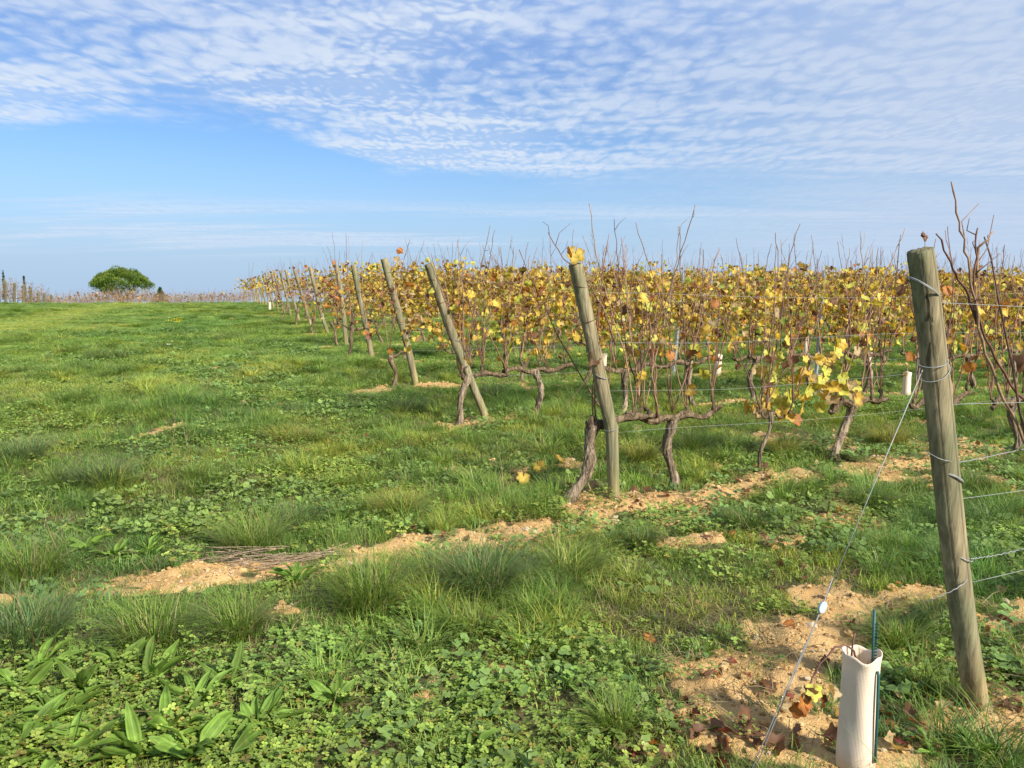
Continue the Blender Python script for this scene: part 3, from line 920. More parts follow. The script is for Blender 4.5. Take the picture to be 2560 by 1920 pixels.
# ------------------------------------------------------------------ grape leaves
def leaf_shape(rng, k=22, rings=2, curl=.25):
    """five-lobed vine leaf in the xy plane, stalk end at the origin, tip towards -y; about one unit across"""
    th = np.linspace(-math.pi + .22, math.pi - .22, k)      # angle from the tip direction
    lob = np.zeros(k)
    for a, h, w in ((0, .21, .40), (1.05, .15, .36), (-1.05, .15, .36), (2.05, .09, .42), (-2.05, .09, .42)):
        lob = np.maximum(lob, h * np.exp(-((th - a) / w) ** 2))
    rr = .375 + lob + .022 * np.cos(th * 17) + rng.normal(0, .016, k)
    rr = np.where(np.abs(th) > 2.7, rr * .85, rr)
    x = rr * np.sin(th); y = -rr * np.cos(th)
    a, b, c, d = rng.uniform(-1, 1, 4); ph = rng.uniform(0, 6.28)
    def zf(x, y):
        return curl * (.9 * a * x * x + .7 * b * y * y + .7 * c * x * y + .35 * np.abs(x) * (1 if d > -.4 else -1)) + .035 * np.sin(9 * x + ph) * np.cos(8 * y + ph)
    vs = [np.array([[0, 0, 0]])]; ring_f = []
    for q in range(1, rings + 1):
        t = q / rings; xx, yy = x * t, y * t
        vs.append(np.stack([xx, yy, zf(xx, yy)], 1))
    f3 = [(0, 1 + i, 2 + i) for i in range(k - 1)]; f4 = []
    for q in range(1, rings):
        o0, o1 = 1 + (q - 1) * k, 1 + q * k
        f4 += [(o0 + i, o1 + i, o1 + i + 1, o0 + i + 1) for i in range(k - 1)]
    return np.vstack(vs), np.array(f3), np.array(f4).reshape(-1, 4), np.concatenate([[0]] + [np.full(k, q / rings) for q in range(1, rings + 1)])


PAL = {'yellow': ((.68, .50, .085), (.60, .41, .07)), 'gold': ((.56, .385, .080), (.45, .27, .055)), 'lime': ((.47, .50, .085), (.60, .53, .08)),
       'green': ((.17, .24, .040), (.28, .30, .05)), 'orange': ((.50, .21, .045), (.34, .11, .03)), 'brown': ((.20, .105, .06), (.12, .06, .035)),
       'tan': ((.52, .40, .21), (.42, .29, .14)), 'red': ((.22, .06, .035), (.13, .035, .025))}


def leaf_cols(kind, t, rng):
    a, b = np.array(PAL[kind][0]), np.array(PAL[kind][1])
    k = rng.uniform(.8, 1.15)
    e = (t ** 2)[:, None] * rng.uniform(.3, 1)
    c = (a * (1 - e) + b * e) * k
    if kind in ('lime', 'yellow', 'gold') and rng.random() < .4: c = c * (1 - (t > .95)[:, None] * .35)
    return c


LEAF = {}
lg = np.random.default_rng(21)
for kind in PAL:
    LEAF[kind] = []
    for q in range(3):
        curl = {'brown': 1.7, 'red': 1.2, 'tan': 1.2}.get(kind, .7)
        v, f3, f4, t = leaf_shape(lg, 24, 3, curl)
        mb = MB(); mb.add(v, f3, f4, leaf_cols(kind, t, lg))
        # stalk
        mb.tube(np.array([[0, 0, 0], [0, .22, .06], [0, .5, .10]]), .014, 4, np.array((.42, .22, .10)) if kind != 'green' else np.array((.25, .25, .08)))
        LEAF[kind].append(mb.mesh('leaf_' + kind, M['leaf']))
SIMPLE = [leaf_shape(lg, 13, 1, 1.25) for _ in range(6)] + [leaf_shape(lg, 13, 1, 1.6) for _ in range(2)]


def leaf_rot(rng):
    """hanging blade that faces sideways more than up"""
    return (R(90) + rng.normal(0, .5) - .55, rng.normal(0, .45), rng.uniform(0, 6.28))


def add_leaf(mb, p, size, rng, mix):
    kinds = list(mix); kind = kinds[int(np.searchsorted(np.cumsum([mix[q] for q in kinds]), rng.random() * .9999))]
    v, f3, f4, t = SIMPLE[rng.integers(6) if kind not in ('brown', 'red') else rng.integers(6, 8)]
    m = rotm(*leaf_rot(rng))
    mb.add(v @ m.T * size + p, f3, None, leaf_cols(kind, t, rng))


MIX_DENSE = {'yellow': .28, 'gold': .20, 'lime': .19, 'green': .06, 'orange': .05, 'brown': .11, 'tan': .11}
MIX_BROWN = {'yellow': .10, 'gold': .22, 'orange': .22, 'brown': .30, 'tan': .12, 'red': .04}
MIX_NEAR = {'yellow': .26, 'gold': .26, 'lime': .14, 'green': .04, 'orange': .10, 'brown': .12, 'tan': .08}

# ------------------------------------------------------------------ grapevines
def cane_path(rng, p0, L, lean=(0, 0), step=.075):
    n = max(4, int(L / step)); p = np.array(p0, float); d = np.array([lean[0], lean[1], 1.0]); d /= np.linalg.norm(d)
    pts = [p.copy()]; zig = rng.uniform(0, 6.28)
    for i in range(n):
        dd = d + np.array([math.cos(zig), math.sin(zig) * .7, 0]) * (.10 if i % 2 else -.10) + rng.normal(0, .045, 3)
        d = d + rng.normal(0, .04, 3) * [1, .7, .3]; d[2] = max(d[2], .45); d /= np.linalg.norm(d)
        p = p + dd / np.linalg.norm(dd) * (L / n); pts.append(p.copy())
    return np.array(pts)


def trunk_parts(rng, hh=.50, lean=0.0, arm_l=.36, arm_r=.40, detail=True, thin=1.0):
    """returns trunk mesh, list of (arm mesh), list of spur tops"""
    n = 44 if detail else 9; t = np.linspace(0, 1, n)
    wig = .05
    path = np.stack([lean * (t - 1) + wig * np.sin(t * 5 + rng.uniform(0, 6)) * t * (1 - t) * 3, wig * np.sin(t * 4 + rng.uniform(0, 6)) * t * (1 - t) * 3, -.06 + (hh + .06) * t], 1)
    path[:, 0] += -0.0
    rad = (.029 - .005 * t + .014 * np.exp(-((t - .92) / .1) ** 2) + .012 * np.exp(-(t / .12) ** 2)) * thin
    rad = rad * (1 + .12 * np.sin(t * 11 + rng.uniform(0, 6)))
    tr = MB().tube(path, rad, 26 if detail else 7, rough=.03 if detail else .1, rng=rng, gnarl=.62 if detail else .3, col=(1, 1, 1) if detail else (.72, .68, .62))
    arms, spurs = [], []
    head = path[-1]
    drop = rng.random()
    for sgn, L in ((-1, arm_l), (1, arm_r)):
        if L < .05: continue
        if not detail: L = L * rng.uniform(.55, 1.05)
        if not detail and ((drop < .17 and sgn < 0) or (drop > .83 and sgn > 0)): continue
        m = 34 if detail else 7; q = np.linspace(0, 1, m)
        dz = rng.uniform(-.03, .05) if detail else rng.uniform(.0, .13); w = rng.uniform(.012, .035)
        ap = np.stack([head[0] + sgn * L * q, head[1] + .025 * np.sin(q * 5 + rng.uniform(0, 6)) * q, head[2] - .02 + dz * q + w * np.sin(q * 7 + rng.uniform(0, 6)) * (q > 0) * np.minimum(1, q * 3)], 1)
        am = MB().tube(ap, ((.026 if detail else .021) - .010 * q) * thin * (1 + .18 * np.sin(q * 15 + rng.uniform(0, 6))), 18 if detail else 6, rough=.03, rng=rng, gnarl=.80 if detail else .4, col=(.66, .62, .55))
        ns = max(1, int(round(L / .17)))
        for k in range(ns):
            f = (k + rng.uniform(.55, .95)) / ns; i = min(m - 1, int(f * (m - 1)))
            b = ap[i]; top = b + [rng.normal(0, .02), rng.normal(0, .015), rng.uniform(.05, .11)]
            am.tube([b - [0, 0, .005], (b + top) / 2 + rng.normal(0, .008, 3), top], [.018 * thin, .012 * thin, .015 * thin], 9 if detail else 5, rough=.22, rng=rng, col=(.6, .56, .5))
            spurs.append(top)
        arms.append(am)
    spurs.append(head + [rng.normal(0, .03), 0, .05])
    return tr, arms, spurs


CANE_C = np.array([(.165, .085, .055), (.215, .12, .075), (.13, .065, .045), (.27, .17, .105)])


def add_cane(mb, path, rng, r0=.0042, sides=5, tendril=.3):
    n = len(path); t = np.linspace(0, 1, n)
    rad = (r0 * (1 - .55 * t)) * (1 + .22 * (np.arange(n) % 1 == 0) * np.where(np.arange(n) % 2 == 0, 1, 0))
    c = CANE_C[rng.integers(4)] * rng.uniform(.8, 1.2)
    mb.tube(path, rad, sides, c)
    for i in range(3, n - 1):
        if rng.random() < tendril * .45:
            b = path[i]; a = rng.uniform(0, 6.28); L = rng.uniform(.05, .18)
            e = b + np.array([math.cos(a) * .6, math.sin(a) * .5, rng.uniform(.3, 1.0)]) * L
            mb.tube([b, (b + e) / 2 + rng.normal(0, .012, 3), e], [r0 * .45, r0 * .35, r0 * .25], 4, c * .9)


def vine_proto(seed, leaves, mix, topmax=1.95, cane_n=2):
    """meshes of one mid-distance vine: trunk with arms, canes, foliage"""
    g = np.random.default_rng(seed)
    tr, arms, spurs = trunk_parts(g, .44 + g.normal(0, .05), g.normal(0, .14), .40, .42, False)
    cm = MB(); fm = MB(); paths = []
    for sp in spurs:
        for q in range(g.integers(1, cane_n + 1)):
            L = g.uniform(.75, 1.15) if g.random() < .60 else g.uniform(1.1, topmax - .55)
            pa = cane_path(g, sp - [0, 0, .02], L, (g.normal(0, .2), g.normal(0, .07)), .11)
            add_cane(cm, pa, g, .0048, 4, .5); paths.append(pa)
    for q in range(5):      # untidy side shoots lower down
        pa = cane_path(g, (g.uniform(-.4, .4), g.normal(0, .06), g.uniform(.5, .8)), g.uniform(.3, .7), (g.normal(0, .7), g.normal(0, .2)), .1)
        add_cane(cm, pa, g, .0036, 4, .4); paths.append(pa)
    pool = np.vstack([np.repeat(pa, 1 + int(6 * g.random() ** 2.2), axis=0) for pa in paths]); pool = pool[(pool[:, 2] > .50) & (pool[:, 2] < 1.56) & (np.abs(pool[:, 0]) < .62)]
    for i in range(leaves):
        if g.random() < .86: p = pool[g.integers(len(pool))] + [g.normal(0, .05), g.normal(0, .07), g.normal(0, .04)]
        else: p = np.array([g.uniform(-.50, .50), g.normal(0, .12), g.triangular(.50, 1.02, 1.56)])
        add_leaf(fm, p, g.uniform(.05, .095), g, mix)
    return [tr.mesh('trunk', M['bark'])] + [a.mesh('arm', M['bark']) for a in arms], cm.mesh('canes', M['cane']), fm.mesh('foliage', M['leaf'], False)


DENSE = [vine_proto(300 + i, 330, MIX_DENSE, 2.05, 4) for i in range(9)]
THIN = [vine_proto(340 + i, 55, MIX_BROWN, 2.05, 2) for i in range(5)]
BARE = [vine_proto(360 + i, 10, MIX_BROWN, 1.9, 3) for i in range(4)]


def put_vine(proto, x, y, rotz, label, group, scale=1.0, foliage=True):
    o = thing('grapevine', label, 'grapevine', (x, y, hz1(x, y)), rotz, group)
    o.scale = (1, 1, scale)
    tm, cm, fm = proto
    link('trunk', tm[0], o)
    for a in tm[1:]: link('arm', a, o)
    link('canes', cm, o)
    f = link('foliage', fm, o); f['kind'] = 'stuff'
    return o


def near_vine(seed, x, y, label, group, leaves, lean=0.0, hh=.5, arm_l=.34, arm_r=.38, canes=None, extra_leaves=(), thin=1.0, leafz=(.7, 1.45), mix=MIX_NEAR, foliage=0, lsize=(.06, .105), ncane=9):
    g = np.random.default_rng(seed)
    o = thing('grapevine', label, 'grapevine', (x, y, hz1(x, y)), ROW_ROT, group)
    tr, arms, spurs = trunk_parts(g, hh, lean, arm_l, arm_r, True, thin)
    for mb in [tr] + arms:
        for v in mb.v: v[:, 0] += lean
    spurs = [s + np.array([lean, 0, 0]) for s in spurs]
    tr.build('trunk', M['bark'], o)
    for a in arms: a.build('arm', M['bark'], o)
    paths = []
    if canes: paths += [np.array(c, float) for c in canes]
    while len(paths) < ncane:
        sp = spurs[len(paths) % len(spurs)]
        L = g.uniform(.8, 1.05) if g.random() < .55 else g.uniform(1.05, 1.4)
        paths.append(cane_path(g, sp - np.array([0, 0, .02]), L, (g.normal(.02, .24), g.normal(0, .08))))
    cobj = []
    for pa in paths:
        mb = MB(); add_cane(mb, pa, g, .0052, 6, .4); cobj.append(mb.build('cane', M['cane'], o))
    kinds = list(mix); cum = np.cumsum([mix[k] for k in kinds])
    for i in range(leaves):
        ci = g.integers(len(paths)); pa = paths[ci]
        ok = np.where((pa[:, 2] > leafz[0]) & (pa[:, 2] < leafz[1]))[0]
        if not len(ok): continue
        p = pa[g.choice(ok)] + [g.normal(0, .05), g.normal(0, .05), g.normal(0, .03)]
        kind = kinds[int(np.searchsorted(cum, g.random() * .999 * cum[-1]))]
        link('leaf', LEAF[kind][g.integers(3)], cobj[ci], p, leaf_rot(g), g.uniform(*lsize))
    for (p, kind, size, rot) in extra_leaves:
        ci = int(np.argmin([np.min(np.linalg.norm(pa - p, axis=1)) for pa in paths]))
        link('leaf', LEAF[kind][g.integers(3)], cobj[ci], p, rot if rot else leaf_rot(g), size)
    if foliage:
        fm = MB()
        for i in range(foliage):
            add_leaf(fm, np.array([g.uniform(-.48, .48), g.normal(0, .11), g.triangular(.52, 1.04, 1.55)]), g.uniform(.05, .095), g, mix)
        f = fm.build('foliage', M['leaf'], o, False); f['kind'] = 'stuff'
    return o, paths


def nth(j):
    w = ['first', 'second', 'third', 'fourth', 'fifth', 'sixth', 'seventh', 'eighth', 'ninth', 'tenth', 'eleventh', 'twelfth']
    return w[j] if j < 12 else '%d%s' % (j + 1, 'th' if (j + 1) % 10 not in (1, 2, 3) or (j + 1) in (11, 12, 13) else ['st', 'nd', 'rd'][(j + 1) % 10 - 1])


def r_limit(s):
    """where a row leaves the view on the right, with some margin"""
    # x = r Ux + s Vx ; y = r Uy + s Vy ; x/y = tan(39 deg)
    k = math.tan(R(38.5))
    return (k * s * V_[1] - s * V_[0]) / (U[0] - k * U[1])


# --- row 1: at the right edge of the picture
def local(o_xy, X, Y, depth_hint):
    """picture spot at a given depth -> coordinates local to a row-aligned thing at o_xy"""
    p = at_depth(X, Y, depth_hint); dx, dy = p[0] - o_xy[0], p[1] - o_xy[1]
    return np.array([dx * U[0] + dy * U[1], dx * V_[0] + dy * V_[1], p[2] - hz1(*o_xy)])


def smooth_path(pts, n=22, rng=None, jit=.004):
    pts = np.array(pts, float); t = np.linspace(0, len(pts) - 1, n); i = np.arange(len(pts))
    p = np.stack([np.interp(t, i, pts[:, q]) for q in range(3)], 1)
    for _ in range(2): p[1:-1] = (p[:-2] + 2 * p[1:-1] + p[2:]) / 4
    if rng is not None: p[1:-1] += rng.normal(0, jit, p[1:-1].shape)
    return p


g1 = np.random.default_rng(5)
v1xy = rs(ROWS[0][0] + .52, ROWS[0][1] + .02)
c1 = smooth_path([local(v1xy, x, y, d) for x, y, d in ((2240, 1010, 2.70), (2170, 860, 2.66), (2118, 735, 2.62), (2100, 600, 2.58), (2078, 500, 2.56), (2055, 392, 2.55))], 26, g1)
c2 = smooth_path([local(v1xy, x, y, d) for x, y, d in ((2250, 900, 2.8), (2200, 850, 2.75), (2130, 740, 2.68), (2100, 640, 2.6), (2104, 560, 2.6), (2112, 492, 2.6))], 22, g1)
c3 = smooth_path([local(v1xy, x, y, d) for x, y, d in ((2112, 600, 2.6), (2106, 545, 2.6), (2125, 525, 2.6), (2146, 500, 2.6))], 10, g1)
c4 = smooth_path([local(v1xy, x, y, d) for x, y, d in ((2112, 700, 2.62), (2085, 620, 2.58), (2060, 580, 2.55), (2022, 505, 2.5))], 12, g1)
near_vine(501, *v1xy, 'near bare vine at the right edge with long canes beside the thick post', 'vines of the nearest row', 7, .0, .48, .22, .4,
          [c1, c2, c3, c4], leafz=(.75, 1.3), ncane=10)
near_vine(502, *rs(ROWS[0][0] + 1.45, ROWS[0][1]), 'vine of the nearest row standing just outside the right edge', 'vines of the nearest row', 14, .05, ncane=9)

# --- row 2: sparse, bare canes in front of the yellow rows
row2 = [(1222, 1088), (1452, 1052), (1640, 1030), (1795, 1004)]
w2 = [at(*q)[:2] for q in row2]
cl = []
gg = np.random.default_rng(8)
cluster = [(1690, 892, 'yellow'), (1735, 880, 'yellow'), (1712, 850, 'lime'), (1670, 845, 'lime'), (1690, 825, 'lime'), (1750, 812, 'yellow'), (1785, 800, 'lime'),
           (1800, 835, 'yellow'), (1780, 850, 'yellow'), (1820, 815, 'lime'), (1830, 780, 'green'), (1765, 770, 'yellow'), (1740, 780, 'green'), (1805, 760, 'lime'),
           (1660, 870, 'gold'), (1645, 800, 'yellow'), (1675, 790, 'gold'), (1835, 830, 'tan'), (1840, 850, 'tan'), (1680, 770, 'lime'), (1720, 905, 'orange'),
           (1760, 830, 'lime'), (1700, 870, 'lime'), (1815, 745, 'yellow'), (1650, 850, 'tan'), (1640, 890, 'tan'), (1790, 780, 'yellow'), (1745, 845, 'lime'),
           (1725, 820, 'yellow'), (1665, 815, 'lime'), (1630, 880, 'gold'), (1850, 860, 'gold'), (1775, 820, 'lime'), (1810, 790, 'green')]
for q in range(2):
    for (X, Y, kd) in cluster:
        if q: X, Y, kd = X + gg.normal(0, 16), Y + gg.normal(0, 16), ['lime', 'yellow', 'lime', 'tan', 'gold'][gg.integers(5)]
        cl.append((local(w2[3], X, Y, 5.80 + gg.uniform(-.12, .12) + .1 * q), kd, gg.uniform(.085, .125), (R(72) + gg.normal(0, .35), gg.normal(0, .4), gg.normal(0, .55))))
top_leaf = [(local(w2[0], 1243, 548, 4.75), 'yellow', .125, (R(80), .2, R(-10))), (local(w2[0], 1228, 545, 4.75), 'orange', .08, (R(60), .8, R(60)))]
cane_top = smooth_path([local(w2[0], x, y, 4.85) for x, y in ((1330, 745), (1310, 680), (1290, 640), (1265, 600), (1230, 570), (1205, 545), (1190, 515), (1184, 502))], 20, g1)
near_vine(511, *w2[0], 'gnarled bare vine whose pale trunk leans against the kinked post', 'vines of the second row', 3, .22, .52, .06, .45, [cane_top], top_leaf, 1.15, (.8, 1.2), ncane=9)
near_vine(512, *w2[1], 'upright rough-barked vine with a thick curved arm, right of the kinked post', 'vines of the second row', 30, .0, .52, .40, .42, None, (), 1.0, (.7, 1.35), ncane=17)
near_vine(513, *w2[2], 'thin young vine with slanting stem between two thicker vines', 'vines of the second row', 18, .08, .44, .12, .2, None, (), .45, (.6, 1.3), ncane=9)
near_vine(514, *w2[3], 'slanting vine carrying a low cluster of bright yellow-green leaves', 'vines of the second row', 26, .22, .46, .28, .36, None, cl, 1.05, (.8, 1.4), ncane=17)
r0 = float(np.dot(w2[3], U)); lim = r_limit(ROWS[1][1]) + .9; j = 0
while r0 + .88 * (j + 1) < lim:
    near_vine(515 + j, *rs(r0 + .88 * (j + 1), ROWS[1][1]), '%s bare-caned vine of the second row counted right from the leaf cluster' % nth(j), 'vines of the second row', 40, .05 * (j % 3 - 1), .5, mix=MIX_NEAR, ncane=17)
    j += 1

# --- row 3: dense yellow leaves, the leaves in front one by one
r0, s0, _ = ROWS[2]; j = 0; r = r0 - .30
while r < r_limit(s0) + .7:
    near_vine(540 + j, *rs(r, s0 + .03 * math.sin(j * 2.1)), '%s yellow-leaved vine from the left in the row at the third end post' % nth(j), 'vines of the third row',
              50 if j else 20, .12 if j == 0 else .06 * math.sin(j * 3.7), .5, .36 if j else .1, .42, None, (), 1.0, (.58, 1.54), MIX_DENSE, 170 if j else 45, (.06, .105), 17)
    r += .88 + .06 * math.sin(j * 1.3); j += 1

# --- rows 4 and on: one vine after the other, as far as they can be told apart
count = 0
far_pts = []
for k in range(3, len(ROWS)):
    r0, s0, _ = ROWS[k]; gk = np.random.default_rng(900 + k); r = r0 - .30; j = 0
    while r < r_limit(s0) + .5:
        x, y = rs(r, s0 + gk.normal(0, .03))
        if (k <= 10 or j < 5) and count < 296:
            if j < (1 if k < 8 else 3) or (k > 8 and j < 5 and gk.random() < .5): pr = THIN[gk.integers(5)]
            else: pr = DENSE[gk.integers(9)]
            lab = '%s autumn grapevine from the left in the row at the %s end post' % (nth(j), ORD[k])
            put_vine(pr, x, y, ROW_ROT + (math.pi if gk.random() < .5 else 0) + gk.normal(0, .05), lab, 'vines of the row at the %s end post' % ORD[k], gk.uniform(.96, 1.05))
            count += 1
        elif j % 2 == 0: far_pts.append((x, y))
        r += .9 + gk.normal(0, .03); j += 1


def merge_vines(name, pts, label, leaves, canes, mix, seed, hmul=1.0):
    g = np.random.default_rng(seed); mb = MB(); fm = MB()
    for x, y in pts:
        z = hz1(x, y)
        for q in range(canes):
            a = g.uniform(-.9, .9); h = g.uniform(1.2, 1.5) if g.random() < .7 else g.uniform(1.5, 1.95)
            p = np.array([x + a * U[0], y + a * U[1], z])
            e = p + [g.normal(0, .2), g.normal(0, .1), h * hmul]
            mb.tube([p + [0, 0, .4], (p + e) / 2 + g.normal(0, .05, 3) + [0, 0, .2], e], [.010, .007, .004], 3, CANE_C[g.integers(4)] * .7 + np.array((.14, .115, .085)), cap=False)
        for q in range(leaves):
            a = g.uniform(-.9, .9)
            add_leaf(mb, np.array([x + a * U[0] + g.normal(0, .05), y + a * U[1] + g.normal(0, .1), z + g.triangular(.6, 1.1, 1.5) * hmul]), g.uniform(.1, .17), g, mix)
    o = mb.build(name, M['leaf'], None, False)
    tag(o, label, 'vine rows', kind='stuff')


merge_vines('far_vine_rows', far_pts, 'farthest yellow vine rows reading as one mass behind the others', 26, 6, MIX_DENSE, 77)

# ------------------------------------------------------------------ trellis wires and steel stakes
WH = [(.47, 'lowest'), (.74, 'second lowest'), (1.06, 'second highest'), (1.37, 'highest')]
NEXT = ['nearest', 'second', 'third', 'fourth', 'fifth', 'sixth', 'seventh']
for k in range(6):
    r0, s0, lean = ROWS[k]; ra = r_limit(s0) + 1.5
    for i, (h, nm) in enumerate(WH):
        t = h / 1.5; ox = -lean * t if k != 1 else -lean * (t * .30 if t < .30 else .09 + (t - .30) * 1.30)
        n = 30; rr = np.linspace(r0 + ox + .03, ra, n); g = np.random.default_rng(k * 10 + i)
        ph = g.uniform(0, 6)
        pts = []
        for q, r in enumerate(rr):
            x, y = rs(r, s0 + .02 * (1 if i % 2 else -1)); f = (r - rr[0])
            pts.append((x, y, float(base_z(x, y)) + h - .02 * math.sin(f * 1.2 + ph) * min(1, f) - (.02 if i > 0 else 0) * min(1, f)))
        tag(MB().tube(pts, .0009 if k < 3 else .0008, 5).build('trellis_wire', M['wire']), '%s trellis wire of the %s vine row' % (nm, NEXT[k]), 'wire', 'trellis wires')


def c_profile(h, w=.045, d=.03, t=.003):
    """open steel channel with folded lips"""
    o = [(-w / 2, 0), (-w / 2, d), (-w / 4, d), (-w / 4, d - t), (-w / 2 + t, d - t), (-w / 2 + t, t), (w / 2 - t, t), (w / 2 - t, d - t), (w / 4, d - t), (w / 4, d), (w / 2, d), (w / 2, 0)]
    n = len(o); v = np.array([(a, b, z) for z in (-.1, h) for a, b in o])
    mb = MB(); mb.add(v, None, [(i, (i + 1) % n, n + (i + 1) % n, n + i) for i in range(n)])
    return mb


stk_lab = ['grey galvanised steel stake among the yellow leaves of the third row', 'grey steel stake of the fourth row', 'grey steel stake of the fifth row', 'grey steel stake of the sixth row']
for k, r in ((2, 6.85), (3, 6.4), (4, 9.2), (5, 11.5)):
    x, y = rs(r, ROWS[k][1]); g = np.random.default_rng(k)
    mb = c_profile(1.48); o = thing('steel_stake', stk_lab[k - 2], 'stake', (x, y, hz1(x, y)), ROW_ROT + .4, 'steel stakes in the rows')
    o.rotation_euler = (g.normal(0, .02), .07, ROW_ROT + .4)
    mb.build('channel', M['steel'], o, False)
    for z in (.47, .8, 1.1, 1.36):
        MB().tube([(-.03, .0, z), (-.03, -.008, z + .01), (.03, -.008, z + .01), (.03, .0, z)], .0022, 5).build('clip', M['wire'], o)

# ------------------------------------------------------------------ guy wires that hold the end posts
def guy(k, t_anchor, z_top, label, mat, disc=False, r=.0016):
    r0, s0, lean = ROWS[k]; x, y = rs(r0 - lean * z_top / 1.5 - .045, s0); top = np.array([x, y, hz1(*rs(r0, s0)) + z_top])
    ax, ay = rs(r0 - t_anchor, s0); anc = np.array([ax, ay, hz1(ax, ay) - .03])
    o = thing('guy_wire', label, 'wire', anc, 0, 'guy wires of the end posts')
    mid = anc + (top - anc) * .43; q = np.array([.010, .008, 0])
    if disc:
        MB().tube(np.array([mid, top]) - anc, r, 6).build('strand', M[mat], o)
        MB().tube(np.array([anc - q, (anc + mid) / 2 - q * .6, mid, mid + (top - anc) * .07 - q * .9]) - anc, r, 6).build('strand', M[mat], o)
        MB().tube(np.array([anc + q, (anc + mid) / 2 + q * .6, mid + q * .1, mid + (top - anc) * .02]) - anc, r, 6).build('strand', M[mat], o)
        mb = MB(); d = (top - anc) / np.linalg.norm(top - anc)
        side = np.cross(d, [0, 1, 0]); side /= np.linalg.norm(side); nn = np.cross(side, d)
        th = np.linspace(0, 2 * math.pi, 24, endpoint=False); vs = []
        for w, f in ((.010, .90), (.010, 1.0), (-.004, 1.0), (-.004, .9)):
            vs.append(np.stack([d * .018 * f * math.cos(a) + side * .0105 * f * math.sin(a) - nn * w * .8 for a in th]))
        v = np.vstack(vs); j = np.arange(24); j2 = (j + 1) % 24
        f4 = np.vstack([np.stack([i * 24 + j, i * 24 + j2, (i + 1) * 24 + j2, (i + 1) * 24 + j], 1) for i in range(3)])
        v = np.vstack([v, v[:24].mean(0), v[72:].mean(0)])
        f3 = np.vstack([np.stack([j2, j, np.full(24, 96)], 1), np.stack([72 + j, 72 + j2, np.full(24, 97)], 1)])
        mb.add(v + (mid - anc), f3, f4); mb.build('tensioner', M['disc'], o)
    else:
        g = np.random.default_rng(k); MB().tube(smooth_path([anc - anc, (top - anc) * .5 - [0, 0, .03], top - anc], 14), r, 5).build('strand', M[mat], o)
    return o


guy(0, .98, 1.15, 'bright double guy wire with grey oval tensioner left of the thick post', 'wire', True)
guy(1, 1.00, .80, 'rusty guy wire slanting down left of the kinked post', 'rust')
guy(2, .95, .85, 'thin dark guy wire left of the third end post', 'rust')
guy(3, .95, .8, 'thin dark guy wire left of the fourth end post', 'rust')

# loose wire ends on the thick post
x, y = rs(ROWS[0][0], ROWS[0][1]); lz = hz1(x, y)


def pix_path(pts, n=30, j=.0): return smooth_path([at_depth(a, b, d) for a, b, d in pts], n, g1, j)


zig = pix_path([(2088, 1208, 2.44), (2110, 1206, 2.48), (2150, 1200, 2.55), (2212, 1186, 2.68), (2300, 1165, 2.9)], 60)
zig[:, 2] += .0022 * np.sin(np.arange(60) * 1.9)
tag(MB().tube(zig, .0015, 5).build('crimped_wire', M['wire']), 'pale crimped wire running right from the thick post at knee height', 'wire')
tail = pix_path([(2086, 1210, 2.40), (2094, 1235, 2.375), (2086, 1258, 2.35), (2060, 1275, 2.335), (2020, 1292, 2.345), (2000, 1300, 2.36)], 40)
tail[:, 2] += .0018 * np.sin(np.arange(40) * 1.7)
tag(MB().tube(tail, .0015, 5).build('wire_tail', M['wire']), 'loose wavy wire end wrapped low across the thick post', 'wire')
sag = pix_path([(2000, 975, 2.32), (2030, 992, 2.28), (2068, 1000, 2.34), (2120, 990, 2.5), (2165, 980, 2.6), (2260, 960, 2.8)], 30)
tag(MB().tube(sag, .0014, 5).build('slack_wire', M['wire']), 'slack wire sagging right from the middle of the thick post', 'wire')

# ------------------------------------------------------------------ vine guards (pale sleeves on the young vines)
def sleeve_mesh(rng, h, r, detail=True):
    seg, rings = (64, 44) if detail else (16, 8)
    th = np.linspace(0, 2 * math.pi, seg, endpoint=False); outer = np.zeros((rings, seg, 3))
    sq = r * (1 + .05 * np.cos(4 * th + .6))
    for i, z in enumerate(np.linspace(-.03, h, rings)):
        t = z / h
        rr = sq * (1 + .03 * math.sin(t * 5 + 1) + .03 * np.cos(2 * th + t * 2) + .05 * sstep(t, .9, 1.0) + .012 * np.sin(5 * th + t * 9))
        rim = .006 * np.sin(th * 2 + 2.2) + .004 * np.sin(th * 5 + 1) if t > .7 else 0
        outer[i, :, 0] = rr * np.cos(th); outer[i, :, 1] = rr * np.sin(th); outer[i, :, 2] = z + np.asarray(rim) * sstep(t, .7, 1.0)
    inner = outer.copy(); inner[:, :, :2] *= (1 - .0022 / r)
    v = np.vstack([outer.reshape(-1, 3), inner[::-1].reshape(-1, 3)])
    nr = 2 * rings; i = np.arange(nr - 1)[:, None] * seg; j = np.arange(seg)[None, :]; j2 = (j + 1) % seg
    f4 = np.stack([i + j, i + j2, i + seg + j2, i + seg + j], -1).reshape(-1, 4)
    mb = MB(); mb.add(v, None, f4); return mb


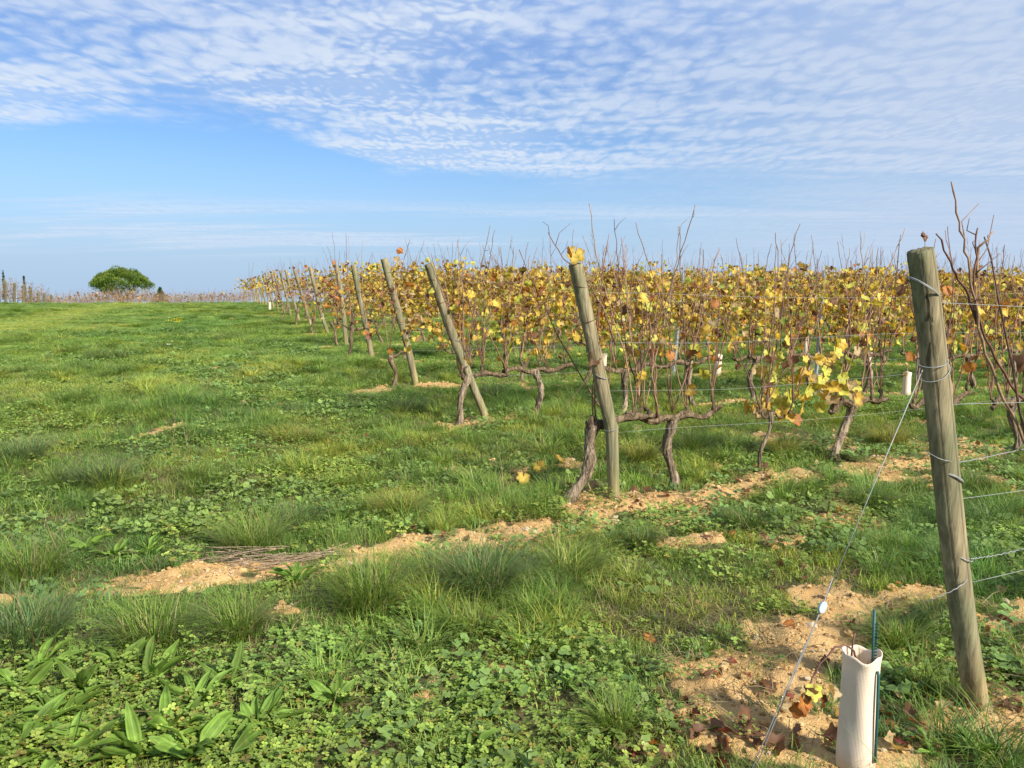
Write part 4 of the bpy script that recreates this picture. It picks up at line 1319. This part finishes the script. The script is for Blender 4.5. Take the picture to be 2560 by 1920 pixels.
gx, gy = at(1848, 1652)[:2]; gz = hz1(gx, gy)
gd = thing('vine_guard', 'near pale woven sleeve around a young vine with a green stake', 'vine guard', (gx, gy, gz), 0, 'vine guards')
GH, GR = .345, .0505
sleeve_mesh(np.random.default_rng(3), GH, GR).build('sleeve', M['sleeve'], gd)
sx = .030
mb = MB().tube([(sx - .004, -.012, GH - .16), (sx - .003, -.012, GH + .0), (sx - .005, -.010, GH + .135)], .0043, 8)
for i in range(12):
    z = GH - .01 + i * .0095; mb.tube([(sx, -.016, z), (sx + .004, -.021, z + .003)], .0022, 4)
st = mb.build('stake', M['stake'], gd)
yy = lambda xx: -math.sqrt(max(0, (GR * 1.06) ** 2 - xx ** 2)) - .004
MB().tube([(sx - .003, yy(sx - .003) + .006, GH - .035), (sx - .002, yy(sx) - .001, GH - .045), (sx + .002, yy(sx + .002) - .001, GH - .17), (sx + .006, yy(sx + .006), .03), (sx + .0065, yy(sx + .006) + .01, .024)], .0045, 8).build('stake', M['stake'], gd)
# the young vine growing out of it
yv = thing('young_vine', 'young vine stem curling out of the near sleeve with red and yellow leaves', 'grapevine', (gx, gy, gz))
st_path = smooth_path([(0, .01, 0), (-.012, .0, GH * .6), (-.02, -.01, GH * .97), (-.045, -.02, GH + .03), (-.09, -.03, GH + .035), (-.15, -.05, GH - .02), (-.18, -.065, GH - .09)], 22, g1, .002)
MB().tube(st_path, np.linspace(.004, .0022, 22), 6, (.13, .06, .045)).build('cane', M['cane'], yv)
MB().tube([(-.03, 0, GH - .02), (-.028, 0, GH + .035), (-.024, -.002, GH + .06)], .003, 6, (.14, .07, .05)).build('cane', M['cane'], yv)
for (dx, dz, kd, s, rt) in ((-.190, -.115, 'orange', .06, (1.2, .2, .4)), (-.205, -.135, 'orange', .055, (1.5, .3, -.3)), (-.165, -.08, 'lime', .055, (1.1, .2, .1)), (-.115, -.085, 'tan', .05, (.9, .5, .8)),
                            (-.14, -.11, 'red', .04, (1.3, 0, 1.0)), (-.185, -.085, 'brown', .045, (1.2, .3, 2.0))):
    link('leaf', LEAF[kd][0], yv, (dx, -.07, GH + dz), rt, s)
for q in range(14):
    a = g1.uniform(0, 6.28); b = np.array([.018 * math.cos(a), .018 * math.sin(a), GH - .10])
    mbb = MB(); blade(mbb, b, g1.uniform(.08, .15), g1.uniform(.1, .5), a, .003, np.array((.16, .19, .06)) * g1.uniform(.7, 1.4), g1, 3); mbb.build('sprout', M['tussock'], yv)

for i, (X, Y, h, lab) in enumerate(((1302, 806, .29, 'small white vine guard just right of the kinked post, behind its row'),
                                    (1549, 812, .29, 'pale vine guard standing alone in the fourth row, centre right'),
                                    (1741, 770, .27, 'pale vine guard half hidden by yellow leaves, far behind the leaf cluster'),
                                    (1874, 800, .25, 'narrow pale vine guard beside the steel stake'),
                                    (1957, 858, .27, 'slanting pale vine guard just left of the thick post'),
                                    (1775, 862, .24, 'pale vine guard hidden behind the bright yellow-green leaf cluster'),
                                    (583, 672, .32, 'tiny white vine guard far left at the end of the rows'))):
    p = at(X, Y); o = thing('vine_guard', lab, 'vine guard', (p[0], p[1], hz1(p[0], p[1])), 0, 'vine guards')
    g = np.random.default_rng(i + 40); o.rotation_euler = (g.normal(0, .05), [.02, -.03, .05, .02, .15, .25, .02][i], g.uniform(0, 6))
    sleeve_mesh(g, h + .02, .047, False).build('sleeve', M['sleeve'], o)
    MB().tube([(-.0, .0, 0), (.01, 0, h + .10)], .006, 6, (.15, .09, .06)).build('stem', M['cane'], o)

# ------------------------------------------------------------------ grass tussocks one can pick out
TPAL = {'blue': np.array([(.085, .160, .055), (.115, .195, .065), (.15, .22, .06)]), 'green': np.array([(.12, .205, .032), (.165, .25, .04), (.205, .28, .05)]),
        'yellow': np.array([(.28, .29, .05), (.36, .32, .06), (.21, .265, .045)]), 'dark': np.array([(.075, .145, .028), (.10, .175, .035), (.13, .20, .04)])}


def tussock(X, Y, rad, h, n, pal, label, seed):
    p = at(X, Y); g = np.random.default_rng(seed); mb = MB(); h *= 1.32; rad *= 1.2; n = int(n * 1.2); wa, wl = g.uniform(0, 6.28), g.uniform(0, .5)
    for i in range(n):
        a = g.uniform(0, 6.28); r = rad * .45 * math.sqrt(g.random())
        base = (r * math.cos(a), r * math.sin(a), -.015); t = r / (rad * .45)
        c = TPAL[pal][g.integers(3)] * g.uniform(.7, 1.25)
        if g.random() < .16: c = DRYS[g.integers(3)] * g.uniform(.6, 1)
        hh = h * g.uniform(.3, 1.2); az = a + g.normal(0, .9); az = math.atan2(math.sin(az) + wl * math.sin(wa), math.cos(az) + wl * math.cos(wa))
        blade(mb, base, hh, g.uniform(.1, .8) + .75 * t * g.random() + (rad / h - .5) * .25, az, g.uniform(.0028, .0048), c, g, 4)
    o = mb.build('grass_tussock', M['tussock']); o.location = (p[0], p[1], hz1(p[0], p[1]))
    tag(o, label, 'grass tussock', 'grass tussocks')


for i, a in enumerate((
        (1040, 1285, .22, .25, 900, 'blue', 'broad bluish tussock with long arching blades, centre foreground'),
        (1235, 1235, .20, .17, 700, 'green', 'spreading green tussock just below the bare soil, right of the bluish one'),
        (1382, 1185, .10, .13, 500, 'dark', 'small dense dark green tussock on the soil under the kinked post'),
        (795, 1320, .20, .24, 800, 'green', 'tall green tussock left of the broad bluish one'),
        (545, 1180, .26, .20, 900, 'green', 'tall tussock behind the dead twigs, left of centre'),
        (640, 1130, .18, .16, 500, 'dark', 'dark tussock just behind the dead twigs'),
        (215, 1050, .26, .18, 800, 'blue', 'bluish tussock in the left middle ground'),
        (625, 952, .30, .16, 800, 'yellow', 'yellowed tussock standing alone left of the third post'),
        (860, 1105, .22, .15, 700, 'yellow', 'yellow-green tussock in the centre, left of the slanting vine'),
        (1610, 1135, .20, .13, 700, 'dark', 'dark low tussock at the soil edge below the second row'),
        (1880, 1095, .20, .14, 700, 'dark', 'dark tussock left of the thick post, behind the guy wire'),
        (1945, 1395, .13, .15, 600, 'green', 'green tussock between the near sleeve and the thick post'),
        (2105, 1065, .16, .15, 600, 'dark', 'dark tussock just right of the thick post'),
        (510, 1375, .17, .16, 600, 'green', 'tussock at the front edge of the left soil strip'),
        (330, 1390, .22, .18, 800, 'green', 'wide drooping tussock at lower left above the plantains'),
        (60, 1400, .22, .22, 700, 'blue', 'bluish tussock at the left edge of the foreground'),
        (60, 1250, .26, .20, 700, 'green', 'tussock at the left edge beside the dry stalk'),
        (40, 1010, .28, .20, 700, 'blue', 'bluish tussock at the left edge of the middle ground'),
        (1690, 990, .18, .20, 500, 'yellow', 'yellowish tussock under the leaf cluster of the second row'),
        (1385, 1010, .16, .20, 500, 'yellow', 'yellowish tussock just right of the kinked post'),
        (1500, 985, .14, .18, 400, 'green', 'upright tussock behind the rough-barked vine'),
        (1920, 965, .25, .20, 600, 'yellow', 'straw-tipped tussock behind the slanting vine'),
        (1330, 1585, .10, .13, 350, 'green', 'short tussock in the clover, lower centre'),
        (880, 890, .35, .17, 800, 'dark', 'dark tussock band in front of the fourth post'),
        (1060, 858, .22, .20, 500, 'blue', 'bluish tussock behind the third post'),
        (230, 780, .50, .22, 700, 'dark', 'dark broad tussock on the far left slope'),
        (500, 735, .45, .22, 500, 'dark', 'dark tussock on the slope below the crest'))):
    tussock(*a, 700 + i)

# ------------------------------------------------------------------ plantains
def plantain_leaf(rng, curl, wmul, shade):
    """lance-shaped ribbed leaf, one unit long, rising from the origin along x"""
    n, m = 14, 11; t = np.linspace(0, 1, n); w = np.linspace(-1, 1, m)
    wid = wmul * .108 * (np.sin(np.clip((t - .06) / .94, 0, 1) ** .9 * math.pi) ** .9) + .020 * (1 - t)
    ang = rng.uniform(.75, 1.1) - curl * 1.7 * t + .12 * np.sin(t * 7 + rng.uniform(0, 6)); dx, dz = np.cos(ang), np.sin(ang)
    cx = np.concatenate([[0], np.cumsum((dx[1:] + dx[:-1]) / 2 / (n - 1))]); cz = np.concatenate([[0], np.cumsum((dz[1:] + dz[:-1]) / 2 / (n - 1))])
    V = np.zeros((n, m, 3)); C = np.zeros((n, m, 3)); ph = rng.uniform(0, 6, 3); bend = rng.normal(0, .10); tw = rng.normal(0, .5)
    for i in range(n):
        rib = .011 * np.cos(w * math.pi * 2.5) * (wid[i] / .105)
        lift = wid[i] * .5 * w ** 2 + rib + tw * t[i] * w * wid[i] + .022 * np.sin(t[i] * 13 + ph[0] + (w > 0) * 2) * np.abs(w) ** 2
        V[i, :, 0] = cx[i] - np.sin(ang[i]) * lift; V[i, :, 2] = cz[i] + np.cos(ang[i]) * lift; V[i, :, 1] = w * wid[i] + bend * t[i] ** 2
        k = .88 + .42 * np.exp(-((np.cos(w * math.pi * 2.5) - 1) / .35) ** 2)
        C[i] = np.array(shade) * k[:, None] * (1 + .5 * (1 - t[i]) ** 3) * rng.uniform(.93, 1.07, (m, 1))
    i = np.arange(n - 1)[:, None] * m + np.arange(m - 1)[None, :]
    f4 = np.stack([i, i + 1, i + m + 1, i + m], -1).reshape(-1, 4)
    mb = MB(); mb.add(V.reshape(-1, 3), None, f4, C.reshape(-1, 3)); return mb.mesh('plantain_leaf', M['plantain'])


pg = np.random.default_rng(66)
PLF = [plantain_leaf(pg, pg.uniform(.1, .8), pg.uniform(.75, 1.35), np.array((.150, .255, .042)) * pg.uniform(.65, 1.15)) for _ in range(16)]


def plantain(X, Y, size, n, label, group, seed, upright=.0):
    p = at(X, Y); g = np.random.default_rng(seed)
    o = thing('plantain', label, 'plantain', (p[0], p[1], hz1(p[0], p[1]) + .005), g.uniform(0, 6), group)
    for i in range(n):
        inner = i / n
        q = link('leaf', PLF[g.integers(16)], o, (g.normal(0, .006), g.normal(0, .006), 0), (g.normal(0, .35), -g.uniform(-.35, .3) - .35 * inner - upright + .25, i * 2.4 + g.normal(0, .4)))
        s = size * g.uniform(.45, 1.15) * (1 - .2 * inner); q.scale = (s, s * g.uniform(.75, 1.3), s)


GB = 'plantains in the lower left clump'
LB = 'broad-leaved plantain in the dense clump at lower left'
pl = [(560, 1590, .20, 13, 'large plantain with pale ribbed leaves, right end of the lower left clump', None),
      (640, 1262, .16, 14, 'dark upright plantain rosette on the bare soil beside the dead twigs', None),
      (130, 1560, .20, 12, LB, GB), (230, 1600, .20, 11, LB, GB), (330, 1480, .19, 12, LB, GB), (60, 1600, .18, 11, LB, GB), (420, 1530, .18, 11, LB, GB),
      (300, 1640, .20, 12, LB, GB), (180, 1500, .17, 10, LB, GB), (420, 1645, .17, 12, LB, GB), (40, 1510, .17, 10, LB, GB), (260, 1460, .15, 9, LB, GB),
      (90, 1450, .16, 10, LB, GB), (370, 1590, .17, 11, LB, GB), (150, 1640, .18, 11, LB, GB), (490, 1490, .15, 10, LB, GB), (500, 1640, .16, 10, LB, GB), (20, 1650, .16, 10, LB, GB),
      (730, 1530, .13, 9, 'slender plantain in the clover, right of the large ribbed one', None),
      (770, 1440, .13, 8, 'plantain between the tall green tussock and the clover', None),
      (985, 1545, .12, 5, 'single plantain with one broad upright leaf in the clover', None),
      (1150, 1400, .13, 10, 'plantain clump in the middle of the clover', None),
      (1510, 1415, .10, 7, 'small pale plantain at the edge of the right soil patch', None),
      (250, 1205, .15, 14, 'plantain with many narrow leaves behind the left soil strip', None),
      (190, 1190, .14, 12, 'leftmost plantain behind the left soil strip', None), (320, 1195, .13, 12, 'rightmost plantain behind the left soil strip', None),
      (450, 1165, .12, 10, 'plantain behind the dead twigs, left of the tall tussock', None),
      (2010, 1640, .09, 6, 'round-leaved plantain at the bottom, left of the thick post', None),
      (2110, 1640, .10, 7, 'plantain at the bottom right below the thick post', None),
      (1010, 1640, .12, 8, 'dark plantain at the bottom edge, centre', None),
      (620, 1395, .12, 8, 'plantain just in front of the left tussocks', None),
      (900, 1330, .11, 8, 'plantain under the tall tussock, centre left', None)]
for i, a in enumerate(pl): plantain(a[0], a[1], a[2] * 1.08, int(a[3] * 1.5), a[4], a[5], 800 + i, .12)

# ------------------------------------------------------------------ fallen leaves
fg = np.random.default_rng(12); nleaf = 0
while nleaf < 290:
    if nleaf < 215: X, Y = fg.uniform(1330, 2240), fg.uniform(960, 1660)
    else: X, Y = fg.uniform(700, 1700), fg.uniform(900, 1250)
    p = at(X, Y); r = p[0] * U[0] + p[1] * U[1]; s = p[0] * V_[0] + p[1] * V_[1]
    dn = np.min(np.abs(s - ROW_S[:4]))
    if fg.random() > math.exp(-(dn / .55) ** 2) + .35 * (r > 2.6): continue
    kd = ['brown', 'brown', 'brown', 'brown', 'red', 'orange', 'tan', 'brown'][fg.integers(8)]
    o = link('fallen_leaf', LEAF[kd][fg.integers(3)], None, (p[0], p[1], hz1(p[0], p[1]) + fg.uniform(.012, .03)), (fg.normal(0, .45), fg.normal(0, .45), fg.uniform(0, 6.28)), fg.uniform(.035, .07))
    tag(o, 'curled brown vine leaf lying on the ground among soil and weeds', 'fallen leaf', 'fallen vine leaves'); nleaf += 1
for (X, Y, kd, s, rt, lab) in ((1130, 1048, 'yellow', .11, (1.0, .3, .2), 'yellow leaf hanging low left of the slanting trunk, lowest of three'),
                               (1165, 1028, 'yellow', .12, (1.1, -.3, -.5), 'yellow leaf hanging low left of the slanting trunk, middle of three'),
                               (1205, 1012, 'gold', .12, (.7, .2, 1.2), 'golden leaf hanging low left of the slanting trunk, highest of three'),
                               (1275, 1075, 'tan', .09, (.8, .2, .5), 'pale yellow leaf on the soil between trunk and kinked post'),
                               (1232, 872, 'orange', .10, (.5, .3, .2), 'orange-brown leaf on the grass behind the kinked post'),
                               (1372, 935, 'tan', .11, (.3, .2, .2), 'cream leaf on the grass right of the kinked post')):
    p = at(X, Y); tag(link('vine_leaf', LEAF[kd][0], None, (p[0], p[1], hz1(p[0], p[1]) + .05), rt, s), lab, 'leaf')

# ------------------------------------------------------------------ dead twigs and dry stalks
p = at(590, 1215); tw = thing('twig_heap', 'heap of grey dead twigs lying across the left soil strip', 'twigs', (p[0], p[1], hz1(p[0], p[1])))
for i in range(46):
    a = fg.normal(.25, .35) + (math.pi if fg.random() < .5 else 0); L = fg.uniform(.18, .5); c = np.array([fg.normal(0, .17), fg.normal(0, .06), fg.uniform(.015, .07)])
    d = np.array([math.cos(a), math.sin(a), fg.normal(0, .10)]) * L / 2
    pa = smooth_path([c - d, c + fg.normal(0, .012, 3), c + d], 7, fg, .003); pa[:, 2] = np.maximum(pa[:, 2], .004)
    MB().tube(pa, np.linspace(.0026, .0012, 7), 4, np.array((.30, .23, .16)) * fg.uniform(.55, 1.15)).build('twig', M['dry'], tw)
for i, (X, Y, h, lab) in enumerate(((145, 1225, .30, 'single dry stalk standing at the left end of the soil strip'), (372, 975, .36, 'branched dry stalk in the left middle ground'),
                                    (410, 980, .28, 'bent dry stalk right of the branched one in the left middle ground'), (1090, 1075, .40, 'thin dry stem left of the hanging yellow leaves'))):
    p = at(X, Y); o = thing('dry_stalk', lab, 'dry stalk', (p[0], p[1], hz1(p[0], p[1])))
    m = cane_path(fg, (0, 0, 0), h, (fg.normal(0, .25), 0), .03)
    MB().tube(m, np.linspace(.0022, .001, len(m)), 5, (.30, .22, .13)).build('stem', M['dry'], o); stem = COL.objects[-1]
    for q in range(5):
        b = m[fg.integers(3, len(m) - 1)]; e = b + np.array([fg.normal(0, .05), fg.normal(0, .05), fg.uniform(.02, .09)])
        MB().tube([b, (b + e) / 2 + fg.normal(0, .006, 3), e], .0009, 4, (.27, .20, .12)).build('twig', M['dry'], stem)

# ------------------------------------------------------------------ flowers
def flower(name, X, Y, h, r, mat, label, cat, group, seed):
    p = at(X, Y); g = np.random.default_rng(seed); o = thing(name, label, cat, (p[0], p[1], hz1(p[0], p[1])), g.uniform(0, 6), group)
    MB().tube([(0, 0, 0), (.01, 0, h * .5), (0, .01, h)], .004, 4, (.10, .16, .03)).build('stem', M['dry'], o)
    for k in range(8):
        a = k * math.pi / 4; d = np.array([math.cos(a), math.sin(a), .25]); q = np.array([-math.sin(a), math.cos(a), 0]) * r * .3
        c = np.array([0, .01, h]); MB().add([c, c + d * r * .5 + q, c + d * r, c + d * r * .5 - q], None, [(0, 1, 2, 3)]).build('petal', mat, o)


for i, (X, Y) in enumerate(((368, 713), (378, 707), (388, 712), (392, 706), (384, 715))):
    flower('yellow_flower', X, Y + 4, .24, .10, M['petal_y'], 'bright yellow flower in the small bunch on the left slope', 'flower', 'yellow flowers on the slope', 30 + i)
for i, (X, Y) in enumerate(((277, 672), (293, 668), (306, 668), (326, 663), (340, 665), (366, 699), (312, 681), (290, 677), (367, 762), (430, 700), (250, 673))):
    flower('white_flower', X, Y, .14, .05, M['petal_w'], 'tiny white flower dotted in the grass near the crest', 'flower', 'white flowers near the crest', 50 + i)

# ------------------------------------------------------------------ trees on the skyline
def needles(mb, c, r, n, g, base, flat=1.0, big=1.0):
    """rounded tuft of short needle sprays"""
    d = g.normal(0, 1, (n, 3)); d /= np.linalg.norm(d, axis=1)[:, None]; d[:, 2] = np.abs(d[:, 2]) * np.where(g.random(n) < .75, 1, -1)
    P = c + d * r * g.uniform(.72, 1.0, (n, 1)) * [1, 1, flat]
    for i in range(n):
        t = np.cross(d[i], g.normal(0, 1, 3)); t /= np.linalg.norm(t) + 1e-9; L = r * g.uniform(.16, .30) * big
        tip = P[i] + d[i] * L + np.array([0, 0, L * .4]); q = t * L * .28
        mb.add([P[i] - q, P[i] + q, tip], [(0, 1, 2)], None, base * g.uniform(.65, 1.35))


def stone_pine():
    dpt = 120.0
    b = at_depth(262, 640, dpt); x, y = b[0], b[1]; z = hz1(x, y)
    o = thing('stone_pine', 'broad umbrella-shaped stone pine on the skyline at left', 'tree', (x, y, z)); g = np.random.default_rng(4)
    s = dpt / (FPX / K)                             # metres for one pixel of the picture copy
    ztop = EYE + (631 - 584) * s - z; zbot = EYE + (631 - 639) * s - z
    MB().tube(smooth_path([(0, 0, -.3), (.15, 0, 1.2), (-.1, 0, 2.4), (0, 0, zbot - .6)], 12), np.linspace(.42, .30, 12), 12, rough=.08, rng=g).build('trunk', M['bark'], o); trunk = bpy.data.objects[COL.objects[-1].name]
    mb = MB(); W = 55 * s
    cl = []
    def dome(u, xx): return zbot + (ztop - zbot) * (1 - .50 * u ** 2.8) + .18 * math.sin(xx * 1.3 + 1)
    for i in range(210):
        a = g.uniform(0, 6.28); u = math.sqrt(g.random()); rr = u * W * (1 + .06 * math.sin(a * 3 + 1))
        xx = rr * math.cos(a); yy = rr * math.sin(a)
        top = dome(u, xx); lo = zbot + .85 * u ** 1.5 + (.3 if xx < -W * .5 else 0)
        zc = top - .45 if g.random() < .62 else lo + (top - lo) * g.random()
        cl.append((np.array([xx, yy, max(zc, lo)]), u))
    for c, u in cl:
        base = np.array([(.11, .17, .026), (.15, .21, .034), (.075, .125, .02)][g.integers(3)])
        needles(mb, c, g.uniform(.55, .85), 150, g, base, .75)
    cr = mb.build('crown', M['needle'], o, False)
    for i in range(16):
        a = i * 2.4; e, u = cl[g.integers(len(cl))]; e = np.array([math.cos(a) * W * g.uniform(.45, .85), math.sin(a) * W * g.uniform(.4, .8), zbot + g.uniform(.9, 2.0)])
        m0 = np.array([0, 0, zbot - 1.0 + g.uniform(0, .5)])
        MB().tube(smooth_path([m0, m0 * .4 + e * .6 - [0, 0, .35], e], 8, g, .04), np.linspace(.15, .05, 8), 7, rough=.08, rng=g).build('limb', M['bark'], trunk)


def conifer(name, label, X, base_y, tip_y, half_px, dpt, n, col, cat='tree'):
    b = at_depth(X, base_y, dpt); x, y = b[0], b[1]; z = hz1(x, y); s = dpt / (FPX / K)
    H_ = EYE + (631 - tip_y) * s - z; W = half_px * s; g = np.random.default_rng(int(X))
    o = thing(name, label, cat, (x, y, z))
    MB().tube([(0, 0, -.2), (0, 0, H_ * .5), (.02, 0, H_ * .96)], [.16, .1, .02], 8).build('trunk', M['bark'], o)
    mb = MB()
    for i in range(n):
        t = g.random() ** 1.2; a = g.uniform(0, 6.28)
        w = W * (1 - t) ** .75 * (min(1, t / .1) ** .5) * g.uniform(.55, 1.05)
        needles(mb, np.array([w * math.cos(a), w * math.sin(a), .25 + (H_ - .35) * t]), max(.12, W * .33 * (1.15 - t)), 34, g, np.array(col), 1.2, 3.5)
    mb.build('crown', M['needle'], o, False)


stone_pine()
conifer('small_conifer', 'small dark cone-shaped conifer right of the stone pine on the skyline', 347, 650, 622, 21, 95, 200, (.05, .085, .025))
conifer('cypress', 'slim dark cypress at the far left edge of the skyline', 11, 650, 585, 5.0, 130, 150, (.03, .055, .022))
conifer('cypress', 'slim dark cypress behind the left-hand posts, right of the edge one', 55, 650, 597, 5.0, 130, 150, (.03, .055, .022))

# ------------------------------------------------------------------ the other vineyard block on the left skyline
def left_post(X, ytop, dpt, lab, i):
    s = dpt / (FPX / K); b = at_depth(X, 655, dpt); x, y = b[0], b[1]; z = hz1(x, y); h = EYE + (631 - ytop) * s - z
    g = np.random.default_rng(i + 3); o = thing('vineyard_post', lab, 'post', (x, y, z), 0, 'posts on the left skyline')
    mb, _ = post_mesh(g, max(.7, h), .07, .07, 0, 12, 8, 0, 0); v = mb.v[0]; mb.c[0] *= .62; v[:, 0] += v[:, 2] * g.normal(.03, .03)
    mb.build('timber', M['wood'], o)
    MB().tube([(-.09, -.06, h * .8), (0, -.085, h * .8), (.09, -.06, h * .8)], .006, 4).build('wire_tie', M['rust'], o)
    return x, y


NTH = ['leftmost', 'second', 'third', 'fourth', 'fifth', 'sixth', 'seventh']
lp = []
for i, (X, yt, dp) in enumerate(((13, 606, 44), (31, 612, 46), (51, 617, 48), (67, 622, 50), (84, 630, 53), (97, 634, 56), (111, 637, 59))):
    lp.append(left_post(X, yt, dp, '%s wooden post of the vineyard block on the left skyline' % (NTH[i] if i == 0 else NTH[i] + ' from the left'), i))
gl = np.random.default_rng(91)
for i, (x, y) in enumerate(lp):
    for j in range(3):
        put_vine([THIN[gl.integers(5)], BARE[gl.integers(4)]][j % 2], x - .5 - j * .95, y + .35 + j * .2, gl.uniform(-.3, .3), 'brown leafless vine of the block on the left skyline', 'vines on the left skyline', 1.0)
pts = []
for dpt in (60, 64, 68, 73):
    for X in np.arange(60, 545, 7 if dpt > 62 else 9):
        b = at_depth(X + gl.uniform(-3, 3), 650, dpt + gl.normal(0, .4)); pts.append((b[0], b[1]))
for X in np.arange(190, 330, 5):
    b = at_depth(X, 652, 55 + gl.normal(0, .5)); pts.append((b[0], b[1]))
merge_vines('skyline_vine_rows', pts, 'leafless brown vine rows along the skyline at left', 3, 7, MIX_BROWN, 78, .74)

# ------------------------------------------------------------------ withered shoot showing above the thick post
tp = [at_depth(a, b, 5.2) for a, b in ((1990, 640), (1992, 580), (1996, 545), (1999, 508))]
wt = thing('withered_shoot', 'thin shoot with two black withered leaves above the thick post', 'shoot', tp[0])
MB().tube(smooth_path([q - tp[0] for q in tp], 10, g1, .004), np.linspace(.004, .0018, 10), 5, (.26, .19, .12)).build('stem', M['cane'], wt)
for (a, b, sz, rt) in ((1999, 511, .07, (1.2, .6, .2)), (1996, 504, .05, (1.0, -.5, 1.2))):
    o = link('leaf', LEAF['brown'][1], wt, at_depth(a, b, 5.2) - tp[0], rt, sz)
